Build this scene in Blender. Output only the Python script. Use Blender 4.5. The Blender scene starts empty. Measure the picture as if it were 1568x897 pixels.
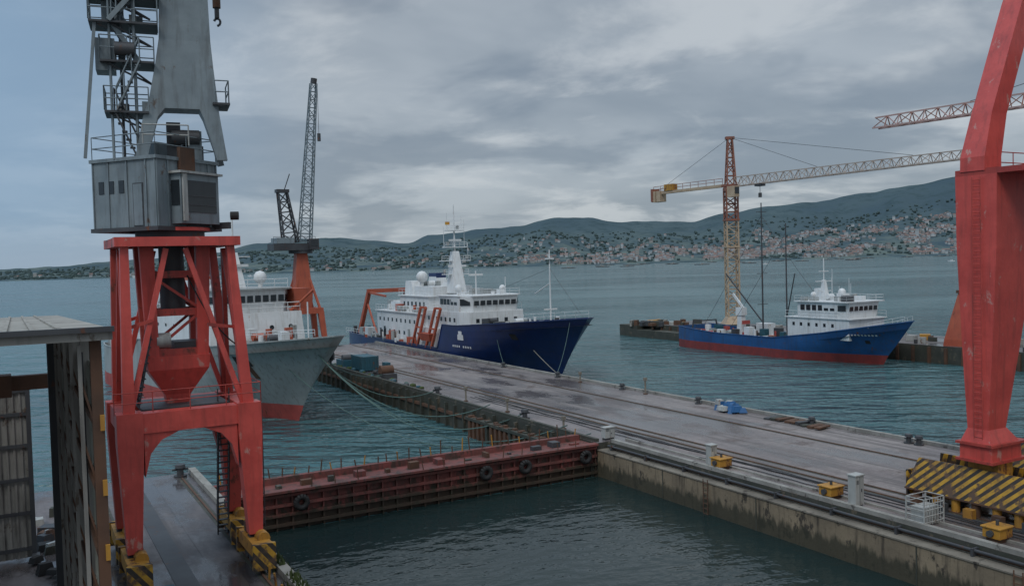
import bpy, bmesh, math, random
from mathutils import Vector, Matrix, noise
random.seed(7)
R=math.radians
scene=bpy.context.scene
TH=R(29.33)
OX,OY=6.0,65.0
def DW(v,u,z=0):
    c,s=math.cos(TH),math.sin(TH)
    return Vector((OX+v*c-u*s, OY+v*s+u*c, z))
DOCK=(OX,OY,TH)
WORLD=(0,0,0)
# ------------------------------------------------------------------ materials
def nd(nt,t,**k):
    n=nt.nodes.new(t)
    for a,b in k.items(): setattr(n,a,b)
    return n
def mixc(nt,f,a,b,blend='MIX'):
    m=nd(nt,'ShaderNodeMix',data_type='RGBA',blend_type=blend)
    for s,val in ((m.inputs[0],f),(m.inputs[6],a),(m.inputs[7],b)):
        if isinstance(val,(int,float)): s.default_value=val
        elif isinstance(val,tuple): s.default_value=(val+(1,))[:4]
        else: nt.links.new(val,s)
    return m.outputs[2]
def noisef(nt,co,scale,lo,hi,mapping=(1,1,1),detail=4,rough=.6):
    mp=nd(nt,'ShaderNodeMapping'); mp.inputs['Scale'].default_value=mapping
    nt.links.new(co,mp.inputs[0])
    n=nd(nt,'ShaderNodeTexNoise'); n.inputs['Scale'].default_value=scale
    n.inputs['Detail'].default_value=detail; n.inputs['Roughness'].default_value=rough
    nt.links.new(mp.outputs[0],n.inputs['Vector'])
    r=nd(nt,'ShaderNodeMapRange'); r.inputs[1].default_value=lo; r.inputs[2].default_value=hi
    nt.links.new(n.outputs[0],r.inputs[0])
    return r.outputs[0]
def mul(nt,a,k):
    m=nd(nt,'ShaderNodeMath',operation='MULTIPLY'); nt.links.new(a,m.inputs[0])
    if isinstance(k,(int,float)): m.inputs[1].default_value=k
    else: nt.links.new(k,m.inputs[1])
    return m.outputs[0]
def base(name):
    m=bpy.data.materials.new(name); m.use_nodes=True
    nt=m.node_tree; bs=nt.nodes['Principled BSDF']
    tc=nd(nt,'ShaderNodeTexCoord')
    return m,nt,bs,tc.outputs['Object']
def scl(c,k): return tuple(x*k for x in c)
def W(name,c,c2=None,scale=.7,rough=.55,metal=0.,rust=0.,rustc=(.12,.045,.02),streak=.35,dirt=(.05,.045,.04),bump=.15,detail=4,tide=None):
    m,nt,bs,co=base(name)
    c2=c2 or scl(c,.7)
    col=mixc(nt,noisef(nt,co,scale,.3,.7,detail=detail),c,c2)
    if streak>0:
        f=noisef(nt,co,1.4,.5,.75,mapping=(2.2,2.2,.22))
        col=mixc(nt,mul(nt,f,streak),col,dirt)
    if rust>0:
        f=noisef(nt,co,1.3,.68-rust*.3,.74-rust*.3,mapping=(1,1,.6),detail=6,rough=.7)
        col=mixc(nt,f,col,rustc)
    if tide is not None:
        g=nd(nt,'ShaderNodeNewGeometry'); sp=nd(nt,'ShaderNodeSeparateXYZ'); nt.links.new(g.outputs['Position'],sp.inputs[0])
        ad=nd(nt,'ShaderNodeMath',operation='ADD'); nt.links.new(sp.outputs[2],ad.inputs[0]); nt.links.new(mul(nt,noisef(nt,co,.9,.2,.8,mapping=(3,3,.5)),-.9),ad.inputs[1])
        mr=nd(nt,'ShaderNodeMapRange'); nt.links.new(ad.outputs[0],mr.inputs[0]); mr.inputs[1].default_value=tide; mr.inputs[2].default_value=tide-.35
        col=mixc(nt,mul(nt,mr.outputs[0],.85),col,(.035,.035,.022))
    nt.links.new(col,bs.inputs['Base Color'])
    bs.inputs['Roughness'].default_value=rough
    bs.inputs['Metallic'].default_value=metal
    if bump>0:
        bp=nd(nt,'ShaderNodeBump'); bp.inputs['Strength'].default_value=bump; bp.inputs['Distance'].default_value=.05
        nn=nd(nt,'ShaderNodeTexNoise'); nn.inputs['Scale'].default_value=5; nn.inputs['Detail'].default_value=2
        nt.links.new(co,nn.inputs['Vector']); nt.links.new(nn.outputs[0],bp.inputs['Height']); nt.links.new(bp.outputs[0],bs.inputs['Normal'])
    return m
M={}
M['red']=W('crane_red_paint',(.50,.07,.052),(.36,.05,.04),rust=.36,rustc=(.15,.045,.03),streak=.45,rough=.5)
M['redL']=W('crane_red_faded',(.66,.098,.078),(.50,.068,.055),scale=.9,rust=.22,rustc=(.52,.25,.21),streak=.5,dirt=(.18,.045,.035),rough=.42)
M['orange']=W('orange_paint',(.46,.105,.05),(.36,.075,.04),rust=.2,streak=.35)
M['cgrey']=W('crane_grey_paint',(.225,.27,.29),(.15,.185,.205),rust=.22,rustc=(.11,.085,.07),streak=.6,rough=.5)
M['dgrey']=W('dark_steel',(.065,.07,.075),(.04,.04,.045),rust=.25,streak=0,bump=0)
M['black']=W('black_rubber',(.015,.015,.016),(.03,.03,.03),rough=.8,streak=0,bump=0)
M['white']=W('white_ship_paint',(.72,.73,.73),(.60,.62,.62),rust=.14,rustc=(.42,.32,.24),streak=.45,dirt=(.33,.28,.23),rough=.4,bump=0)
M['hgrey']=W('hull_grey_paint',(.34,.36,.355),(.27,.29,.285),rust=.17,rustc=(.19,.135,.095),streak=.65,dirt=(.15,.13,.11),rough=.45,scale=.3)
M['hblue']=W('hull_navy_paint',(.011,.032,.125),(.009,.022,.08),streak=.25,rust=.04,rough=.35,scale=.3)
M['hblue2']=W('hull_blue_paint',(.018,.095,.26),(.014,.062,.18),streak=.55,rust=.2,rough=.45,scale=.4)
M['hred']=W('antifouling_red',(.44,.08,.065),(.31,.055,.045),streak=.4,rust=.1,rough=.6)
M['hred2']=W('antifouling_dark_red',(.26,.04,.035),(.16,.03,.03),streak=.4,rust=.15,rough=.6)
M['deck']=W('deck_green_grey',(.10,.12,.11),(.14,.13,.11),rust=.2,streak=0,bump=0)
M['glass']=W('dark_window_glass',(.015,.02,.025),(.03,.035,.04),rough=.12,streak=0,bump=0)
M['conc']=W('quay_wall_concrete',(.30,.235,.155),(.15,.118,.082),scale=.28,rust=.36,rustc=(.055,.045,.034),streak=1.0,dirt=(.035,.028,.022),rough=.85,bump=.4,detail=8,tide=.7)
M['ledge']=W('ledge_concrete',(.26,.23,.185),(.12,.105,.085),scale=.5,rust=.36,rustc=(.06,.05,.04),streak=0,rough=.8)
M['concd']=W('dark_wet_concrete',(.065,.065,.052),(.035,.04,.03),scale=.6,rust=.34,rustc=(.12,.10,.07),streak=.5,rough=.7,bump=.5)
M['kerb']=W('kerb_concrete',(.33,.32,.29),(.19,.18,.16),scale=.8,streak=0,rust=.34,rustc=(.09,.08,.07),rough=.8)
M['gate']=W('gate_red_rusty',(.24,.065,.055),(.13,.05,.042),rust=.48,rustc=(.065,.04,.03),streak=.85,rough=.7,tide=.8)
M['rust']=W('rusty_steel',(.14,.068,.038),(.07,.04,.027),rust=.3,streak=.4,rough=.85)
M['yellow']=W('yellow_paint',(.50,.25,.03),(.36,.17,.03),rust=.36,streak=.6,rough=.6)
M['cabinet']=W('white_cabinet_paint',(.43,.44,.42),(.33,.33,.31),rust=.26,streak=.5,bump=0)
M['blue']=W('blue_tarp',(.02,.12,.30),(.015,.08,.2),streak=.2)
M['teal']=W('teal_container_paint',(.02,.10,.14),(.02,.075,.095),streak=.4,rust=.2)
M['rope']=W('green_rope',(.10,.17,.15),(.07,.11,.10),streak=0,rough=.9,bump=0)
M['ropew']=W('pale_rope',(.35,.34,.30),(.25,.24,.21),streak=0,rough=.9,bump=0)
M['moss']=W('moss_green',(.07,.10,.025),(.04,.055,.02),scale=2,streak=0,rough=.95,bump=0)
M['tc']=W('tower_crane_cream',(.48,.37,.25),(.38,.27,.18),rust=.15,streak=0,bump=0)
M['tcr']=W('tower_crane_rust_red',(.29,.11,.07),(.22,.085,.055),rust=.15,streak=0,bump=0)
M['tcw']=W('tower_crane_jib_paint',(.42,.36,.31),(.34,.26,.21),rust=.15,streak=0,bump=0)
M['tcp']=W('tower_crane_jib_pink',(.45,.26,.23),(.42,.31,.28),rust=.1,streak=0,bump=0)
M['panel']=W('shed_panel_greygreen',(.34,.35,.30),(.20,.205,.175),scale=.8,rust=.36,rustc=(.11,.085,.06),streak=.9,dirt=(.08,.075,.06),rough=.7)
M['panel2']=W('shed_door_panel',(.29,.28,.255),(.20,.19,.17),scale=.6,rust=.33,rustc=(.10,.075,.055),streak=.9,rough=.7)
M['roof']=W('shed_roof_sheet',(.38,.36,.32),(.25,.24,.21),scale=.5,rust=.4,rustc=(.14,.12,.10),streak=0,rough=.8)
M['flag']=W('flag_yellow',(.6,.42,.05),(.5,.1,.05),streak=0,bump=0)
M['aw']=W('white_paint_mark',(.7,.7,.7),(.55,.55,.55),streak=0,bump=0)

def stripes():
    m,nt,bs,co=base('hazard_stripes')
    sp=nd(nt,'ShaderNodeSeparateXYZ'); nt.links.new(co,sp.inputs[0])
    a=nd(nt,'ShaderNodeMath',operation='ADD'); nt.links.new(sp.outputs[1],a.inputs[0]); nt.links.new(mul(nt,sp.outputs[2],.8),a.inputs[1])
    b=nd(nt,'ShaderNodeMath',operation='ADD'); nt.links.new(a.outputs[0],b.inputs[0]); nt.links.new(sp.outputs[0],b.inputs[1])
    fr=nd(nt,'ShaderNodeMath',operation='FRACT'); nt.links.new(mul(nt,b.outputs[0],1.9),fr.inputs[0])
    g=nd(nt,'ShaderNodeMath',operation='GREATER_THAN'); nt.links.new(fr.outputs[0],g.inputs[0]); g.inputs[1].default_value=.52
    y=mixc(nt,noisef(nt,co,1.5,.4,.7),(.54,.30,.03),(.30,.16,.035))
    c=mixc(nt,g.outputs[0],y,(.04,.033,.028))
    c=mixc(nt,noisef(nt,co,2.2,.50,.62,detail=7),c,(.11,.065,.04))
    nt.links.new(c,bs.inputs['Base Color']); bs.inputs['Roughness'].default_value=.6
    return m
M['stripe']=stripes()

def pave(name,c1,c2,cw,wet=.2):
    m,nt,bs,co=base(name)
    big=noisef(nt,co,.10,.38,.62,mapping=(1,.35,1),detail=5)
    col=mixc(nt,big,c1,c2)
    col=mixc(nt,noisef(nt,co,.5,.46,.70,mapping=(1.2,.22,1),detail=8,rough=.7),col,cw)
    col=mixc(nt,noisef(nt,co,3,.42,.85,detail=6,rough=.8),col,scl(c1,.45))
    br=nd(nt,'ShaderNodeTexBrick'); br.offset=0; br.inputs['Scale'].default_value=1
    br.inputs['Brick Width'].default_value=4.5; br.inputs['Row Height'].default_value=6; br.inputs['Mortar Size'].default_value=.035
    br.inputs['Color1'].default_value=(1,1,1,1); br.inputs['Color2'].default_value=(.78,.76,.76,1); br.inputs['Mortar'].default_value=(.45,.43,.42,1)
    nt.links.new(co,br.inputs['Vector'])
    col=mixc(nt,.8,col,br.outputs[0],'MULTIPLY')
    col=mixc(nt,noisef(nt,co,.30,.55,.66,detail=8,rough=.72),col,(.105,.075,.065))
    col=mixc(nt,mul(nt,noisef(nt,co,.6,.50,.64,mapping=(1.5,.06,1),detail=5,rough=.7),.8),col,(.075,.065,.062))
    pud=noisef(nt,co,.20,.46,.56,mapping=(1,.5,1),detail=6,rough=.65)
    col=mixc(nt,mul(nt,pud,.6),col,scl(c2,.45))
    nt.links.new(col,bs.inputs['Base Color'])
    mr=nd(nt,'ShaderNodeMapRange'); nt.links.new(pud,mr.inputs[0]); mr.inputs[3].default_value=.62; mr.inputs[4].default_value=wet
    nt.links.new(mr.outputs[0],bs.inputs['Roughness'])
    bp=nd(nt,'ShaderNodeBump'); bp.inputs['Strength'].default_value=.12; bp.inputs['Distance'].default_value=.03
    nn=nd(nt,'ShaderNodeTexNoise'); nn.inputs['Scale'].default_value=2.5; nn.inputs['Detail'].default_value=4
    nt.links.new(co,nn.inputs['Vector']); nt.links.new(nn.outputs[0],bp.inputs['Height']); nt.links.new(bp.outputs[0],bs.inputs['Normal'])
    return m
M['pier']=pave('pier_wet_concrete',(.27,.23,.22),(.16,.142,.142),(.34,.30,.28),.17)
M['quay']=pave('quay_wet_concrete',(.18,.16,.16),(.09,.083,.088),(.22,.20,.195),.12)

def water(name,c1,c2,ws,rough,r2=None):
    m,nt,bs,co=base(name)
    pat=noisef(nt,co,.006,.40,.60,mapping=(.6,1.8,1),detail=5,rough=.65)
    nt.links.new(mixc(nt,pat,c1,c2),bs.inputs['Base Color'])
    mr=nd(nt,'ShaderNodeMapRange'); nt.links.new(pat,mr.inputs[0]); mr.inputs[3].default_value=rough; mr.inputs[4].default_value=r2 or rough
    nt.links.new(mr.outputs[0],bs.inputs['Roughness']); bs.inputs['IOR'].default_value=1.33
    prev=None
    for sc,st,mp,dist in ws:
        mpn=nd(nt,'ShaderNodeMapping'); mpn.inputs['Scale'].default_value=mp; mpn.inputs['Rotation'].default_value=(0,0,.35)
        nt.links.new(co,mpn.inputs[0])
        nn=nd(nt,'ShaderNodeTexNoise'); nn.inputs['Scale'].default_value=sc; nn.inputs['Detail'].default_value=3; nn.inputs['Roughness'].default_value=.5
        nt.links.new(mpn.outputs[0],nn.inputs['Vector'])
        bp=nd(nt,'ShaderNodeBump'); bp.inputs['Strength'].default_value=st; bp.inputs['Distance'].default_value=dist
        nt.links.new(nn.outputs[0],bp.inputs['Height'])
        if prev: nt.links.new(prev,bp.inputs['Normal'])
        prev=bp.outputs[0]
    nt.links.new(prev,bs.inputs['Normal'])
    return m
M['sea']=water('sea_water',(.038,.100,.112),(.065,.145,.155),[(.075,1.,(1,2.4,1),3.0),(.28,1.,(1,2.0,1),1.7)],.10,.2)
M['dock']=water('dock_water_surface',(.013,.026,.026),(.019,.035,.034),[(.25,.35,(1,1.5,1),.3),(.9,.45,(1,1.4,1),.2)],.05)

# ------------------------------------------------------------------ builder
class B:
    def __init__(s,name): s.n=name; s.v=[]; s.f=[]; s.m=[]; s.sm=[]; s.mats=[]
    def mi(s,mat):
        mt=M[mat] if isinstance(mat,str) else mat
        if mt not in s.mats: s.mats.append(mt)
        return s.mats.index(mt)
    def add(s,vs,fs,mat,smooth=False):
        o=len(s.v); s.v+= [tuple(v) for v in vs]; k=s.mi(mat)
        for f in fs: s.f.append(tuple(i+o for i in f)); s.m.append(k); s.sm.append(smooth)
    BF=[(0,1,2,3),(7,6,5,4),(0,4,5,1),(1,5,6,2),(2,6,7,3),(3,7,4,0)]
    def box(s,x0,x1,y0,y1,z0,z1,mat):
        s.add([(x0,y0,z0),(x1,y0,z0),(x1,y1,z0),(x0,y1,z0),(x0,y0,z1),(x1,y0,z1),(x1,y1,z1),(x0,y1,z1)],s.BF,mat)
    def boxc(s,c,size,mat,yaw=0,top=1.0):
        cs,sn=math.cos(yaw),math.sin(yaw); vs=[]
        for z,k in ((-.5,1),(.5,top)):
            for x,y in ((-.5,-.5),(.5,-.5),(.5,.5),(-.5,.5)):
                X,Y=x*size[0]*k,y*size[1]*k
                vs.append((c[0]+X*cs-Y*sn,c[1]+X*sn+Y*cs,c[2]+z*size[2]))
        s.add(vs,s.BF,mat)
    def beam(s,p,q,w,h,mat,w2=None,h2=None,side=None):
        p=Vector(p);q=Vector(q); d=(q-p)
        if d.length<1e-6: return
        d.normalize(); w2=w if w2 is None else w2; h2=h if h2 is None else h2
        if side is None:
            up=Vector((0,0,1)) if abs(d.z)<.9 else Vector((0,1,0))
            a=d.cross(up).normalized()
        else:
            a=Vector(side); a=(a-d*a.dot(d)).normalized()
        b=a.cross(d).normalized(); vs=[]
        for c,ww,hh in ((p,w,h),(q,w2,h2)):
            for i,j in ((-.5,-.5),(.5,-.5),(.5,.5),(-.5,.5)): vs.append(c+a*ww*i+b*hh*j)
        s.add(vs,s.BF,mat)
    def cyl(s,p,q,r,mat,r2=None,n=8,caps=True):
        p=Vector(p);q=Vector(q);d=(q-p)
        if d.length<1e-6:return
        d.normalize(); r2=r if r2 is None else r2
        up=Vector((0,0,1)) if abs(d.z)<.9 else Vector((0,1,0))
        a=d.cross(up).normalized(); b=a.cross(d)
        vs=[]
        for c,rr in ((p,r),(q,r2)):
            for i in range(n):
                t=2*math.pi*i/n; vs.append(c+a*rr*math.cos(t)+b*rr*math.sin(t))
        s.add(vs,[(i,(i+1)%n,n+(i+1)%n,n+i) for i in range(n)],mat,n>6)
        if caps: s.add(vs,[tuple(range(n)),tuple(range(n,2*n))],mat)
    def sphere(s,c,r,mat,n=10,sz=1):
        vs=[];fs=[]
        for j in range(n//2+1):
            ph=math.pi*j/(n//2)
            for i in range(n):
                t=2*math.pi*i/n; vs.append((c[0]+r*math.sin(ph)*math.cos(t),c[1]+r*math.sin(ph)*math.sin(t),c[2]+r*sz*math.cos(ph)))
        for j in range(n//2):
            for i in range(n): fs.append((j*n+i,j*n+(i+1)%n,(j+1)*n+(i+1)%n,(j+1)*n+i))
        s.add(vs,fs,mat,True)
    def loft(s,rings,mat,closed=True,caps=True,smooth=False):
        n=len(rings[0]); vs=[p for r in rings for p in r]; fs=[]
        for j in range(len(rings)-1):
            for i in range(n if closed else n-1):
                fs.append((j*n+i,j*n+(i+1)%n,(j+1)*n+(i+1)%n,(j+1)*n+i))
        if caps: fs+= [tuple(range(n)),tuple(range((len(rings)-1)*n,len(rings)*n))]
        s.add(vs,fs,mat,smooth)
    def rect(s,cx,cy,z,wx,wy): return [(cx-wx,cy-wy,z),(cx+wx,cy-wy,z),(cx+wx,cy+wy,z),(cx-wx,cy+wy,z)]
    def truss(s,p,q,w,h,n,mat,r=.08,rd=.045,w2=None,h2=None,tri=False,mat2=None):
        p=Vector(p);q=Vector(q);d=(q-p).normalized()
        up=Vector((0,0,1)) if abs(d.z)<.9 else Vector((0,1,0))
        a=d.cross(up).normalized(); b=a.cross(d).normalized()
        w2=w if w2 is None else w2; h2=h if h2 is None else h2
        if tri: cs=[(-.5,-.5),(.5,-.5),(0,.5)]
        else: cs=[(-.5,-.5),(.5,-.5),(.5,.5),(-.5,.5)]
        def pt(k,t):
            ww=w+(w2-w)*t; hh=h+(h2-h)*t; return p.lerp(q,t)+a*ww*cs[k][0]+b*hh*cs[k][1]
        K=len(cs)
        for k in range(K): s.beam(pt(k,0),pt(k,1),r*2,r*2,mat)
        for i in range(n):
            mm=mat if (mat2 is None or i%2==0) else mat2
            for k in range(K):
                k2=(k+1)%K; A,Bb=(k,k2) if i%2 else (k2,k)
                s.beam(pt(A,i/n),pt(Bb,(i+1)/n),rd*2,rd*2,mm)
                s.beam(pt(k,i/n),pt(k2,i/n),rd*2,rd*2,mm)
    def rail(s,pts,mat,h=1.05,r=.03,step=1.4,mid=True):
        for a,b in zip(pts[:-1],pts[1:]):
            a=Vector(a);b=Vector(b); n=max(1,int((b-a).length/step))
            for i in range(n+1):
                p=a.lerp(b,i/n); s.cyl(p,p+Vector((0,0,h)),r,mat,n=4,caps=False)
            for hh in ((h,h*.5) if mid else (h,)):
                s.cyl(a+Vector((0,0,hh)),b+Vector((0,0,hh)),r,mat,n=4,caps=False)
    def rope(s,a,b,sag,r,mat,n=14):
        a=Vector(a);b=Vector(b);pr=a
        for i in range(1,n+1):
            t=i/n; p=a.lerp(b,t)-Vector((0,0,sag*4*t*(1-t))); s.cyl(pr,p,r,mat,n=5,caps=False); pr=p
    def windows(s,face,const,a0,a1,z0,z1,n,mat='glass',fill=.7,pr=.03):
        st=(a1-a0)/n
        for i in range(n):
            c=a0+st*(i+.5); w=st*fill/2
            if face=='x': s.box(const-pr,const+pr,c-w,c+w,z0,z1,mat)
            else: s.box(c-w,c+w,const-pr,const+pr,z0,z1,mat)
    def stairs(s,a,b,mat,w=.7,side=(0,1,0)):
        a=Vector(a);b=Vector(b);sd=Vector(side)*w/2
        for k in (-1,1):
            s.beam(a+sd*k,b+sd*k,.06,.2,mat)
            s.cyl(a+sd*k+Vector((0,0,1)),b+sd*k+Vector((0,0,1)),.03,mat,n=4)
            for i in range(4):
                p=a.lerp(b,i/3)+sd*k; s.cyl(p,p+Vector((0,0,1)),.025,mat,n=4)
        n=max(3,int((b-a).length/.35))
        for i in range(n):
            p=a.lerp(b,(i+.5)/n); s.beam(p-sd,p+sd,.22,.04,mat)
    def ladder(s,p,q,mat,side,w=.45):
        p=Vector(p);q=Vector(q);sd=Vector(side)*w/2
        for k in (-1,1): s.cyl(p+sd*k,q+sd*k,.025,mat,n=4)
        n=int((q-p).length/.32)
        for i in range(n): c=p.lerp(q,(i+.5)/n); s.cyl(c-sd,c+sd,.018,mat,n=4)
    def done(s,frame=DOCK,bevel=0):
        xs=[v[0] for v in s.v];ys=[v[1] for v in s.v];zs=[v[2] for v in s.v]
        c=Vector(((min(xs)+max(xs))/2,(min(ys)+max(ys))/2,min(zs)))
        me=bpy.data.meshes.new(s.n)
        me.from_pydata([tuple(Vector(v)-c) for v in s.v],[],s.f)
        for m in s.mats: me.materials.append(m)
        me.polygons.foreach_set('material_index',s.m); me.polygons.foreach_set('use_smooth',s.sm)
        bm=bmesh.new(); bm.from_mesh(me); bmesh.ops.recalc_face_normals(bm,faces=bm.faces); bm.to_mesh(me); bm.free()
        o=bpy.data.objects.new(s.n,me); scene.collection.objects.link(o)
        fx,fy,th=frame; cs,sn=math.cos(th),math.sin(th)
        o.location=(fx+c.x*cs-c.y*sn, fy+c.x*sn+c.y*cs, c.z); o.rotation_euler=(0,0,th)
        if bevel:
            md=o.modifiers.new('bevel','BEVEL'); md.width=bevel; md.segments=2; md.limit_method='ANGLE'
        return o
ZQ=2.5
# ------------------------------------------------------------------ water
b=B('sea_water'); b.add([(-14000,-2000,0),(14000,-2000,0),(14000,14000,0),(-14000,14000,0)],[(0,1,2,3)],'sea'); b.done(WORLD)
b=B('dock_water'); b.add([(-26.9,-120,.02),(0,-120,.02),(0,0,.02),(-26.9,0,.02)],[(0,1,2,3)],'dock'); b.done()
# ------------------------------------------------------------------ pier
b=B('concrete_pier')
b.box(.9,18.3,-120,0,-3,ZQ,'concd'); b.box(0,18.3,0.0,94,-3,ZQ-.003,'concd')
b.add([(.9,-120,ZQ+.004),(18.3,-120,ZQ+.004),(18.3,0,ZQ+.004),(.9,0,ZQ+.004)],[(0,1,2,3)],'pier')
b.add([(0,0,ZQ+.004),(18.3,0,ZQ+.004),(18.3,94,ZQ+.004),(0,94,ZQ+.004)],[(0,1,2,3)],'pier')
b.box(0,.9,-120,-.01,-3,1.95,'conc'); b.box(-.06,.9,-120,-.012,1.955,2.03,'ledge')
b.box(.95,1.25,-120,-.3,ZQ+.004,ZQ+.22,'kerb')
b.box(2.3,2.45,-120,-.3,ZQ+.004,ZQ+.12,'kerb')
b.box(.05,.35,.3,94,ZQ+.004,ZQ+.25,'concd')
b.box(17.95,18.3,-120,94,ZQ+.006,ZQ+.25,'kerb')
for v in (4.6,5.6,13.2):
    b.box(v-.22,v+.22,-120,92,ZQ+.006,ZQ+.012,'concd'); b.box(v-.05,v+.05,-120,92,ZQ+.012,ZQ+.06,'rust')
b.cyl((.6,-120,2.3),(.6,-.5,2.3),.08,'dgrey'); b.cyl((.78,-120,2.15),(.78,-.5,2.15),.05,'rust')
for i in range(30):
    u=-1-i*4; b.box(.45,.9,u-.06,u+.06,2.03,2.4,'dgrey')
for u in (-7.5,-16.0,-26.5,-37,-48,-60,-75): b.box(-.02,0,u-.04,u+.04,-1,1.9,'concd')
for u in (-11.8,-31.5):
    for k in (-.2,.2): b.cyl((-.12,u+k,-1),(-.12,u+k,2.2),.03,'rust',n=5)
    for k in range(9): b.cyl((-.12,u-.2,-.6+k*.32),(-.12,u+.2,-.6+k*.32),.025,'rust',n=5)
for i in range(46):
    u=2+i*2.0; b.box(-.3,0,u-.14,u+.14,-2,2.2+random.random()*.3,'concd')
b.box(-.22,0,1,93,1.2,1.5,'rust'); b.box(-.5,0,.2,20,-.5,1.0,'concd')
b.done()
b=B('sheet_pile_wall')
for i in range(40):
    u=2.9+i*.42; b.box(-.9 if i%2 else -1.1,-.55,u,u+.4,-2,1.9+.12*math.sin(i*1.7),'rust' if i%5 else 'concd')
b.box(-1.15,-.5,2.8,19.8,1.6,1.85,'concd'); b.done()
# ------------------------------------------------------------------ left quay
b=B('quay')
b.box(-150,-26.9,-140,8.6,-3,ZQ,'concd')
b.add([(-150,-140,ZQ+.004),(-26.9,-140,ZQ+.004),(-26.9,8.6,ZQ+.004),(-150,8.6,ZQ+.004)],[(0,1,2,3)],'quay')
b.box(-27.35,-26.9,-120,8.6,ZQ+.006,ZQ+.3,'kerb')
b.box(-26.9,-26.6,-120,-.02,-3,1.7,'concd')
for v in (-28.0,-33.0):
    b.box(v-.22,v+.22,-100,7,ZQ+.006,ZQ+.012,'concd'); b.box(v-.05,v+.05,-100,7,ZQ+.012,ZQ+.07,'rust')
b.box(-31.5,-30.6,-60,8,ZQ+.006,ZQ+.03,'dgrey')
b.done()
b=B('concrete_ground'); b.box(-26.9,60,-160,-120,-3,ZQ,'quay'); b.done()
b=B('grass_tufts')
for i in range(3200):
    u=random.uniform(-42,-6); 
    if noise.noise(Vector((u*.5,0,0)))<-.1: continue
    v=-27.1+random.gauss(0,.26); h=random.uniform(.06,.34); a=random.uniform(0,6.28); w=.055
    x,y=math.cos(a)*w,math.sin(a)*w; z0=ZQ+.28 if -27.35<v<-26.9 else ZQ
    if v>-26.9: z0=2.2
    b.add([(v-x,u-y,z0),(v+x,u+y,z0),(v+random.uniform(-.1,.1),u+random.uniform(-.1,.1),z0+h)],[(0,1,2)],'moss')
b.done()
# ------------------------------------------------------------------ dock gate
b=B('dock_gate')
b.box(-26.88,-.02,.3,2.6,-3,2.35,'gate')
for z in (.35,.95,1.55,2.15): b.box(-26.85,-.05,.0,.3,z-.09,z+.09,'gate')
for i in range(28):
    v=-26.6+i*.98; b.box(v-.05,v+.05,.08,.3,-.5,2.2,'gate')
b.box(-26.85,-.05,-.25,.35,2.35,2.5,'gate'); b.box(-26.85,-.05,2.3,2.75,2.35,2.75,'gate')
for i in range(34):
    v=-26.5+i*.79+random.uniform(-.15,.15)
    h=random.uniform(.45,1.05)
    b.cyl((v,2.55,2.7),(v+random.uniform(-.1,.1),2.55,2.7+h),.045,'yellow' if i%3==0 else 'rust',n=5)
for i in range(18):
    v=-26+i*1.5
    if random.random()<.6: b.cyl((v,-.1,2.5),(v+random.uniform(-.08,.08),-.1,2.5+random.uniform(.4,.75)),.035,'rust',n=5)
for v in (-22.2,-9.4,-6.3,-1.2):
    for k in range(14):
        a0,a1=2*math.pi*k/14,2*math.pi*(k+1)/14
        b.cyl((v+.34*math.cos(a0),-.22,1.65+.34*math.sin(a0)),(v+.34*math.cos(a1),-.22,1.65+.34*math.sin(a1)),.18,'black',n=7)
for i in range(14):
    v=-25.5+i*1.85+random.uniform(-.4,.4); b.box(v,v+random.uniform(.2,.8),1.0,1.0+random.uniform(.2,.9),2.35,2.35+random.uniform(.1,.5),random.choice(['gate','rust','dgrey','concd']))
b.done()
# ------------------------------------------------------------------ second pier & land
b=B('stone_pier')
b.box(76.5,90,-14,92,-3,ZQ,'concd'); b.add([(76.5,-14,ZQ+.004),(90,-14,ZQ+.004),(90,92,ZQ+.004),(76.5,92,ZQ+.004)],[(0,1,2,3)],'quay')
b.box(73.5,76.5,78,95,-2,1.5,'concd'); b.box(74,79,92,98,-2,2.3,'concd')
for i in range(40): b.box(76.2,76.5,-12+i*2.6,-11.6+i*2.6,-2,2.3,'rust')
for i in range(12): b.cyl((77.3,-10+i*8,ZQ),(77.3,-10+i*8,ZQ+.6),.25,'dgrey',n=8)
rd=random.Random(8)
for i in range(60): b.boxc((rd.uniform(74,80) if i%3==0 else rd.uniform(77.5,86),rd.uniform(78,94) if i%3==0 else rd.uniform(-8,88),ZQ+.2),(rd.uniform(.4,2),rd.uniform(.4,2),rd.uniform(.4,1.4)),rd.choice(['rust','dgrey','cabinet','kerb','concd','yellow']),yaw=rd.uniform(0,1))
b.done()
b=B('stone_pier'); b.box(52,150,-120,-14.1,-3,ZQ,'quay'); b.done()
# ------------------------------------------------------------------ bollards etc
def bollard(v,u,z=ZQ,mat='dgrey',k=1.):
    b=B('mooring_bollard'); b.cyl((v,u,z),(v,u,z+.12*k),.42*k,mat,n=12); b.cyl((v,u,z+.12*k),(v,u,z+.6*k),.22*k,mat,r2=.2*k,n=12)
    b.cyl((v,u,z+.6*k),(v,u,z+.82*k),.34*k,mat,r2=.3*k,n=12); b.cyl((v-.5*k,u,z+.5*k),(v+.5*k,u,z+.5*k),.08*k,mat); b.done()
for u in (-14,-13.2,-4.5,8.8,20.5,33,46): bollard(17.4,u,k=.8)
for u in (12,30,48,66): bollard(.8,u)
bollard(-28,7.6,mat='dgrey',k=1.0)
for v,u,h in ((17.3,16.5,1.5),(17.2,28,1.0),(1.3,16,1.1),(1.1,24,1.3),(.9,6,.9)):
    b=B('service_post'); b.cyl((v,u,ZQ),(v,u,ZQ+h),.09,'ledge',n=8); b.boxc((v,u,ZQ+h),(.3,.26,.3),'ledge'); b.cyl((v,u,ZQ),(v,u,ZQ+.1),.22,'rust',n=8); b.done()
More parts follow.
